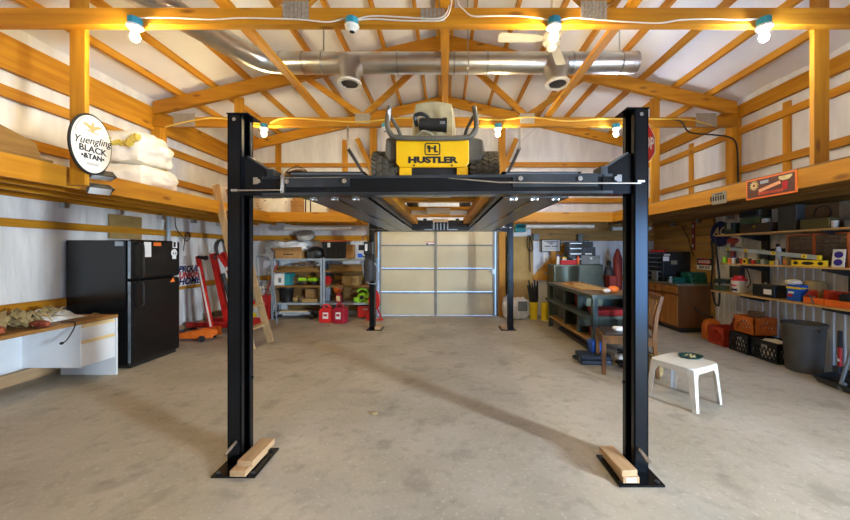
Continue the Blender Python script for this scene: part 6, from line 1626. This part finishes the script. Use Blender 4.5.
t = thing('spray_bottle', 'white bottle with black trigger beside the far organiser', 'bottle', (4.42, dX(780, 4.42) + .02, ZM), 0)
MB().lathe([(.03, 0), (.03, .2), (.015, .24)], (0, 0, 0), 12).build('bottle', M['paper'], t, smooth=True)
MB().box(-.03, .012, -.01, .01, .24, .28).build('trigger', M['ink'], t, bevel=.004)

# bottom shelf
t = thing('white_pail', 'white pail with red lid on the far end of the bottom shelf', 'bucket', (4.48, dX(739, 4.48), ZB), 0)
MB().lathe([(.085, 0), (.095, .17), (.098, .18)], (0, 0, 0), 22).build('pail', M['white'], t, smooth=True)
MB().lathe([(.10, .18), (.102, .205), (.07, .21), (.066, .255), (.06, .258)], (0, 0, 0), 22).build('lid', M['redplastic'], t, smooth=True)
MB().sheet(lambda u, v: (-.0935 * math.cos((u - .5) * 1.3), .0935 * math.sin((u - .5) * 1.3), .03 + .03 * v), 6, 1).build('blue_label', M['inkblue'], t)
MB().sheet(lambda u, v: (-.097 * math.cos((u - .5) * 1.2), .097 * math.sin((u - .5) * 1.2), .10 + .02 * v), 6, 1).build('red_label', M['inkred'], t)
ya, yb = rspan(752, 774, 4.36)
t = thing('car_battery', 'black car battery with white label on the bottom shelf', 'car battery', (4.45, (ya + yb) / 2, ZB), 0)
w = (yb - ya) / 2
MB().box(-.085, .085, -w, w, 0, .15).build('case', M['black'], t, bevel=.006)
MB().box(-.088, .088, -w - .003, w + .003, .15, .168).build('cover', M['darkgrey'], t, bevel=.004)
for q in (-.6, .6): MB().cyl((.04, w * q, .168), (.04, w * q, .19), .012).build('terminal', M['galv'], t)
MB().box(-.087, -.085, -w * .75, -w * .05, .04, .11).build('label', M['paper'], t)
ya, yb = rspan(785, 800, 4.38)
t = thing('charcoal_bag', 'blue and yellow paper bag on the bottom shelf', 'bag', (4.47, (ya + yb) / 2, ZB), 0)
w = (yb - ya) / 2
MB().puff((0, 0, 0), (.16, 2 * w, .21), 8, .2, .05).build('bag', M['blue'], t, smooth=True)
MB().box(-.086, .07, -w * .96, w * .96, .15, .175).build('yellow_band', M['yellowp'], t, bevel=.008)
MB().box(-.088, -.08, -w * .1, w * .6, .09, .115).build('white_mark', M['paper'], t)
MB().box(-.088, -.08, w * .1, w * .7, .05, .08).build('red_mark', M['inkred'], t)
solo('white_bowl', MB().sph((4.47, dX(793, 4.47) + .0, ZB + .225), (.07, .10, .045), 2), M['white'], 'white round bundle on top of the blue bag', 'bundle', smooth=True)
t = thing('tan_cap', 'tan round cap behind the orange bins on the bottom shelf', 'cap', (4.59, dX(815, 4.59), ZB), 0)
MB().lathe([(.1, 0), (.105, .2), (.09, .255), (.03, .26)], (0, 0, 0), 22).build('crown', M['tan'], t, smooth=True)
def orangebin(px0, px1, lab, h=.15):
    ya, yb = rspan(px0, px1, 4.36)
    t = thing('orange_bin', lab, 'parts bin', (4.47, (ya + yb) / 2, ZB), 0, 'orange open parts bins')
    w = (yb - ya) / 2; o = M['orangecrate'] if False else M['redcrate']
    MB().box(-.1, .12, -w, w, 0, .006).build('bottom', o, t)
    MB().prism([(-.1, 0), (-.1, h * .45), (-.03, h * .95), (.12, h), (.12, 0)], -w, -w + .006, 'y').build('side', o, t)
    MB().prism([(-.1, 0), (-.1, h * .45), (-.03, h * .95), (.12, h), (.12, 0)], w - .006, w, 'y').build('side', o, t)
    MB().box(-.106, -.1, -w, w, 0, h * .45).build('front_lip', M['orange'], t)
    MB().box(.114, .12, -w, w, 0, h).build('back_panel', o, t)
    return t
orangebin(803, 823, 'orange open bin with pliers on the bottom shelf', .16)
orangebin(824, 850, 'orange open bin at the near end of the bottom shelf', .16)
mb = MB().tube(smoothpath([(4.33, dX(812, 4.33), ZB + .012), (4.36, dX(811.5, 4.36), ZB + .06), (4.40, dX(809, 4.4), ZB + .1)]), .008, 6).tube(smoothpath([(4.33, dX(813.5, 4.33), ZB + .012), (4.37, dX(811.5, 4.37), ZB + .06), (4.40, dX(815, 4.4), ZB + .09)]), .008, 6)
solo('pliers', mb, M['galv'], 'silver pliers leaning over the lip of the orange bin', 'pliers', smooth=True)
solo('black_pouch', MB().puff((4.44, dX(850, 4.44), ZB + .007), (.14, .16, .16), 6, .5, .25, 3, 2), M['ink'], 'black tool pouch hanging over the near orange bin', 'pouch', smooth=True)
# far end: hanging cords, small rack
t = thing('wire_basket', 'small wire basket holding a green box on the bottom shelf end', 'basket', (4.42, dX(722, 4.42), ZB), 0)
for q in (-.07, .07):
    MB().tube([(q, -.09, 0), (q, .09, 0), (q, .09, .12), (q, -.09, .12)], .004, 4, closed=True).build('wire_hoop', M['ink'], t)
for yy in (-.09, -.03, .03, .09):
    MB().tube([(-.07, yy, 0), (.07, yy, 0), (.07, yy, .12), (-.07, yy, .12)], .003, 4, closed=True).build('wire_hoop', M['ink'], t)
MB().box(-.06, .06, -.08, .08, .002, .08).build('contents', M['olive'], t)
solo('green_box', MB().box(4.35, 4.49, dX(722, 4.42) - .085, dX(722, 4.42) + .085, ZB + .127, ZB + .185), M['darkgreen'], 'dark green flat box on top of the wire basket', 'box', bevel=.005)
solo('wall_charger', MB().box(XR - .11, XR - .03, 5.42, 5.62, 1.02, 1.2), M['bin'], 'grey battery charger on the ribbed wall between the shelves', 'charger', bevel=.008)
cable([(4.40, 5.70, 1.62), (4.41, 5.68, 1.3), (4.42, 5.72, .9), (4.42, 5.66, .62), (4.42, 5.60, .56), (4.42, 5.56, .62), (4.42, 5.56, 1.0), (4.41, 5.60, 1.4), (4.40, 5.62, 1.66)], .014, M['ink'], 'thick black hose looped down at the far end of the shelves')
cable([(XR - .04, 5.4, 1.2), (XR - .05, 5.33, 1.1), (XR - .05, 5.3, .95), (XR - .06, 5.36, .86)], .008, M['ink'], 'thin black cord below the grey battery charger')

# ================================================================ FLOOR, RIGHT SIDE
def crate(x, y, z, m, lab, s=.165, sx=.165, h=.275, rz=0, grp='plastic milk crates'):
    t = thing('milk_crate', lab, 'crate', (x, y, z), rz, grp)
    tk = .012
    MB().box(-sx, sx, -s, s, 0, tk).build('floor_grid', m, t)
    for nm, (ax, sg) in (('side', ('x', -1)), ('side', ('x', 1)), ('side', ('y', -1)), ('side', ('y', 1))):
        mb = MB(); half = s if ax == 'x' else sx; pos = sx if ax == 'x' else s
        def slab(u0, u1, z0, z1, th=tk):
            a0, a1 = sorted((sg * pos, sg * (pos - th)))
            if ax == 'x': mb.box(a0, a1, u0, u1, z0, z1)
            else: mb.box(u0, u1, a0, a1, z0, z1)
        slab(-half, half, 0, .035); slab(-half, half, h - .05, h); slab(-half, -half + .03, .035, h - .05); slab(half - .03, half, .035, h - .05)
        slab(-half, -.05, h - .085, h - .05); slab(.05, half, h - .085, h - .05)
        n = 6; wid = 2 * half - .06
        for k in range(n):
            for q in (0, 1):
                u = -half + .03 + (k + .5) * wid / n
                a, b = (u - wid / n * .5, .035), (u + wid / n * .5, h - .085)
                if q: a, b = (u + wid / n * .5, .035), (u - wid / n * .5, h - .085)
                pp = sg * (pos - tk / 2)
                P = lambda v: (pp, v[0], v[1]) if ax == 'x' else (v[0], pp, v[1])
                mb.bar(P(a), P(b), .008, .010, (1, 0, 0) if ax == 'x' else (0, 1, 0))
        mb.build(nm, m, t)
    return t
crate(4.36, 4.93, 0, M['black'], 'black milk crate under the orange crate, on the far side')
crate(4.38, 4.565, 0, M['black'], 'black milk crate beside the grey trash can', .195, .165, .26)
crate(4.40, 4.90, .277, M['orangecrate'], 'orange milk crate stacked on the black crates', .17, .16, .24)
crate(4.36, 5.34, 0, M['redcrate'], 'red orange milk crate on the floor beside the black crates')
solo('wire_bundle', MB().tube([(4.42 + .07 * math.cos(k * .7), 4.90 + .1 * math.sin(k * .7) , .50 + .0025 * k) for k in range(36)], .012, 5), M['husk2'], 'dark wire coil on top of the orange milk crate', 'wire coil', smooth=True)
solo('contents_bag', MB().puff((4.38, 4.565, .02), (.26, .3, .26), 8, .4, .2, 4, 3), M['bag'], 'white crumpled bags inside the black crate next to the trash can', 'bags', smooth=True)
solo('contents_bag', MB().puff((4.36, 4.93, .02), (.26, .26, .2), 8, .4, .2, 4, 5), M['bag'], 'white crumpled paper inside the far black crate', 'paper', smooth=True)
t = thing('gas_can', 'old red steel gas can behind the red orange crate', 'gas can', (4.42, 5.72, 0), 0, None)
MB().lathe([(.13, 0), (.135, .01), (.135, .22), (.10, .29), (.03, .33)], (0, 0, 0), 22).build('can_body', M['orangecrate'], t, smooth=True)
MB().cyl((0, 0, .33), (0, 0, .36), .025).build('cap', M['ink'], t)
MB().tube(smoothpath([(.0, .0, .34), (-.06, .1, .38), (-.1, .2, .44), (-.12, .24, .5)]), .012, 6).build('spout', M['ink'], t, smooth=True)
t = thing('gas_can', 'small dark red gas can on the crate lid beside the oak cabinet', 'gas can', (4.50, 5.34, .014), 0, None)
MB().lathe([(.07, 0), (.075, .01), (.075, .27), (.04, .34)], (0, 0, 0), 18).build('can_body', M['rust'], t, smooth=True)
MB().tube(smoothpath([(-.04, 0, .33), (-.03, 0, .39), (.03, 0, .39), (.04, 0, .33)]), .008, 6).build('handle', M['rust'], t, smooth=True)
# trash can
t = thing('trash_can', 'large dark grey round trash can beside the black milk crate', 'trash can', (4.33, 4.165, 0), 0)
MB().lathe([(.155, 0), (.165, .01), (.195, .54), (.207, .545), (.21, .575), (.2, .58), (.19, .55), (.15, .02)], (0, 0, 0), 36).build('barrel', M['bin'], t, smooth=True)
for s in (-1, 1): MB().box(-.04, .04, s * .21 - .014, s * .21 + .014, .50, .54).build('handle', M['bin'], t, bevel=.008)
# mortar tray with hammer, and long handled tool
t = thing('mortar_tray', 'low black plastic tray on the floor beside the trash can', 'tray', (4.24, 3.5, 0), 0)
MB()._add([(-.2, -.33, .0), (.2, -.33, 0), (.2, .3, 0), (-.12, .3, 0), (-.27, -.38, .09), (.24, -.38, .12), (.24, .34, .12), (-.16, .34, .07)],
          [(3, 2, 1, 0), (0, 1, 5, 4), (1, 2, 6, 5), (2, 3, 7, 6), (3, 0, 4, 7)]).build('tub', M['black'], t, solid=.012, bevel=.01)
mb = MB().puff((0.02, 0, .012), (.3, .5, .1), 8, .5, .3, 4, 2); mb.build('contents', M['ink'], t, smooth=True)
sl = thing('sledge_hammer', 'sledge hammer with red and black handle standing in the black tray', 'hammer', (4.26, 3.72, .0), 0)
MB().box(-.05, .05, -.035, .035, .13, .20).build('head', M['steel2'], sl, bevel=.01)
MB().cyl((0, 0, .12), (0, -.0, .40), .018).build('red_handle', M['red'], sl, smooth=True)
MB().cyl((0, 0, .40), (0, 0, .58), .02).build('black_grip', M['ink'], sl, smooth=True)
MB().box(-.021, -.017, -.01, .01, .25, .28).build('label', M['paper'], sl)
rk = thing('digging_bar', 'grey steel bar standing in the black tray, leaning on the bottom shelf', 'bar', (4.06, 3.55, .014), 0)
MB().tube([(.0, 0, .02), (.215, -.08, 1.0)], .016, 8).build('shaft', M['greybox'], rk, smooth=True)
MB().bar((0, 0, .0), (.03, -.02, .08), .05, .03).build('chisel_tip', M['greybox'], rk)

# ================================================================ RIGHT LOFT SIGNS
sp = thing('stop_sign', 'red octagonal STOP sign on the loft post, half hidden by the lift post', 'sign', (3.085, 5.335, 2.83), .55)
R8 = .325
oct_ = lambda r: [(r * math.cos(PI / 8 + k * PI / 4), r * math.sin(PI / 8 + k * PI / 4)) for k in range(8)]
Tz = Matrix.Translation((0, 0, .3)) @ Matrix.Rotation(0.0, 4, 'Z')
MB().prism(oct_(R8), -.004, .004, 'y', Tz).build('white_border', M['paper'], sp)
MB().prism(oct_(R8 - .018), -.006, -.004, 'y', Tz).build('red_face', M['red'], sp)
text(sp, 'STOP', (0, -.008, .3), (PI / 2, 0, 0), .265, M['paper'], .001, 0, .80, bold=.006)
ts = thing('tin_sign', 'long orange and black tin advertising sign on the loft edge', 'sign', (3.22, 3.42, 2.0), 0, None, None, True)
FX = 3.262
ya, yb = dX(798, FX), dX(747, FX)
z0, z1 = 1.985, 2.195
MB().box(FX - .01, FX - .003, ya, yb, z0, z1).build('border', M['orange'], ts)
MB().box(FX - .012, FX - .01, ya + .018, yb - .018, z0 + .016, z1 - .016).build('dark_field', mat('sign_dark', '#4a2216', '#5a2c1c', rough=.5), ts)
yc = yb - .10
mb = MB()
for k in range(12):
    a = 2 * PI * k / 12
    mb.prism([(yc + r * math.cos(a + da), 2.125 + r * math.sin(a + da)) for r, da in ((.028, -.15), (.05, -.1), (.05, .1), (.028, .15))], FX - .0145, FX - .012, 'x')
mb.lathe([(.034, 0), (.034, .0025)], (0, 0, 0), 20, Matrix.Translation((FX - .012, yc, 2.125)) @ Matrix.Rotation(-PI / 2, 4, 'Y'))
mb.build('gear_emblem', M['corn2'], ts)
MB().lathe([(.014, 0), (.014, .004)], (0, 0, 0), 14, Matrix.Translation((FX - .012, yc, 2.125)) @ Matrix.Rotation(-PI / 2, 4, 'Y')).build('gear_hub', M['rust'], ts)
mb = MB().prism([(yb - .16, 2.045), (yb - .15, 2.075), (ya + .16, 2.125), (ya + .15, 2.095)], FX - .014, FX - .012, 'x'); mb.build('script_flash', mat('sign_peach', '#e8a070', rough=.5), ts)
MB().prism([(ya + .04, 2.165), (ya + .04, 2.15), (ya + .07, 2.125), (ya + .13, 2.12), (ya + .17, 2.14), (ya + .17, 2.165)], FX - .014, FX - .012, 'x').build('pale_scroll', M['corn2'], ts)
MB().box(FX - .014, FX - .012, yb - .26, yb - .17, 2.13, 2.16).build('blue_panel', M['greypaint'], ts)
MB().prism([(ya + .09, 2.03), (ya + .08, 2.11), (ya + .14, 2.11), (ya + .13, 2.03)], FX - .0135, FX - .012, 'x').build('red_figure', M['inkred'], ts)
mb = MB()
for k in range(9): mb.box(FX - .014, FX - .012, ya + .13 + k * .03, ya + .152 + k * .03, 2.018, 2.045)
mb.build('red_letter_row', M['redcrate'], ts)
lp = thing('licence_plate', 'weathered grey licence plate on the loft edge left of the tin sign', 'licence plate', (3.24, 4.08, 2.01), 0, None, None, True)
ya, yb = dX(727, FX), dX(712.5, FX)
MB().box(FX - .008, FX - .003, ya, yb, 2.0, 2.14).build('plate', M['brownprint'], lp, bevel=.002)
mb = MB(); r_ = random.Random(3)
for k in range(6): mb.box(FX - .0095, FX - .008, ya + .03 + k * .038, ya + .05 + k * .038, 2.045, 2.1)
mb.box(FX - .0095, FX - .008, ya + .05, yb - .05, 2.115, 2.126)
mb.build('embossed_mark', M['ink'], lp)
solo('leaf_litter', MB().sph((-.62, 3.05, .006), (.03, .02, .012), 2, .5), M['husk'], 'small dry leaf lying on the concrete in the middle of the floor', 'leaf', smooth=True)
# ================================================================ lettering curves become meshes
bpy.context.view_layer.update()
dg_ = bpy.context.evaluated_depsgraph_get()
fonts = [o for o in bpy.data.objects if o.type == 'FONT']
made = [(o, bpy.data.meshes.new_from_object(o.evaluated_get(dg_))) for o in fonts]
for o, me in made:
    n = bpy.data.objects.new('tmp', me); C.objects.link(n)
    par, mb_, nm, mm = o.parent, o.matrix_basis.copy(), o.name, o.data.materials[0]
    bpy.data.objects.remove(o)
    n.name = nm; n.parent = par; n.matrix_basis = mb_
    if not me.materials: me.materials.append(mm)
# ================================================================ LIGHT
w = bpy.data.worlds.new('sky'); sc.world = w; w.use_nodes = True
bg = w.node_tree.nodes['Background']
bg.inputs['Color'].default_value = (.20, .46, 1.0, 1); bg.inputs['Strength'].default_value = SKY
# daylight entering by the window behind the camera
la = bpy.data.lights.new('window_daylight', 'AREA'); la.shape = 'RECTANGLE'; la.size = .36; la.size_y = .8
la.energy = WIN; la.color = (.75, .88, 1.0)
lo_ = bpy.data.objects.new('window_daylight', la); C.objects.link(lo_)
lo_.location = (XR + .16, -1.12, 1.5)
d_ = Vector((-1.0, 3.4, .5)) - lo_.location
lo_.rotation_euler = d_.to_track_quat('-Z', 'Y').to_euler()

pl_ = bpy.data.lights.new('doorway_sky', 'AREA'); pl_.shape = 'RECTANGLE'; pl_.size = OX1 - OX0; pl_.size_y = OZ
pl_.cycles.is_portal = True
po_ = bpy.data.objects.new('doorway_sky', pl_); C.objects.link(po_)
po_.location = ((OX0 + OX1) / 2, FW - .1, OZ / 2); po_.rotation_euler = (PI / 2, 0, 0)
sc.view_settings.view_transform = 'Standard'
sc.view_settings.look = 'None'
sc.view_settings.exposure = EXPO
sc.view_settings.gamma = 1
sc.view_settings.use_curve_mapping = False
sc.cycles.use_denoising = True
sc.cycles.max_bounces = 10
sc.cycles.diffuse_bounces = 6
sc.cycles.sample_clamp_indirect = 6
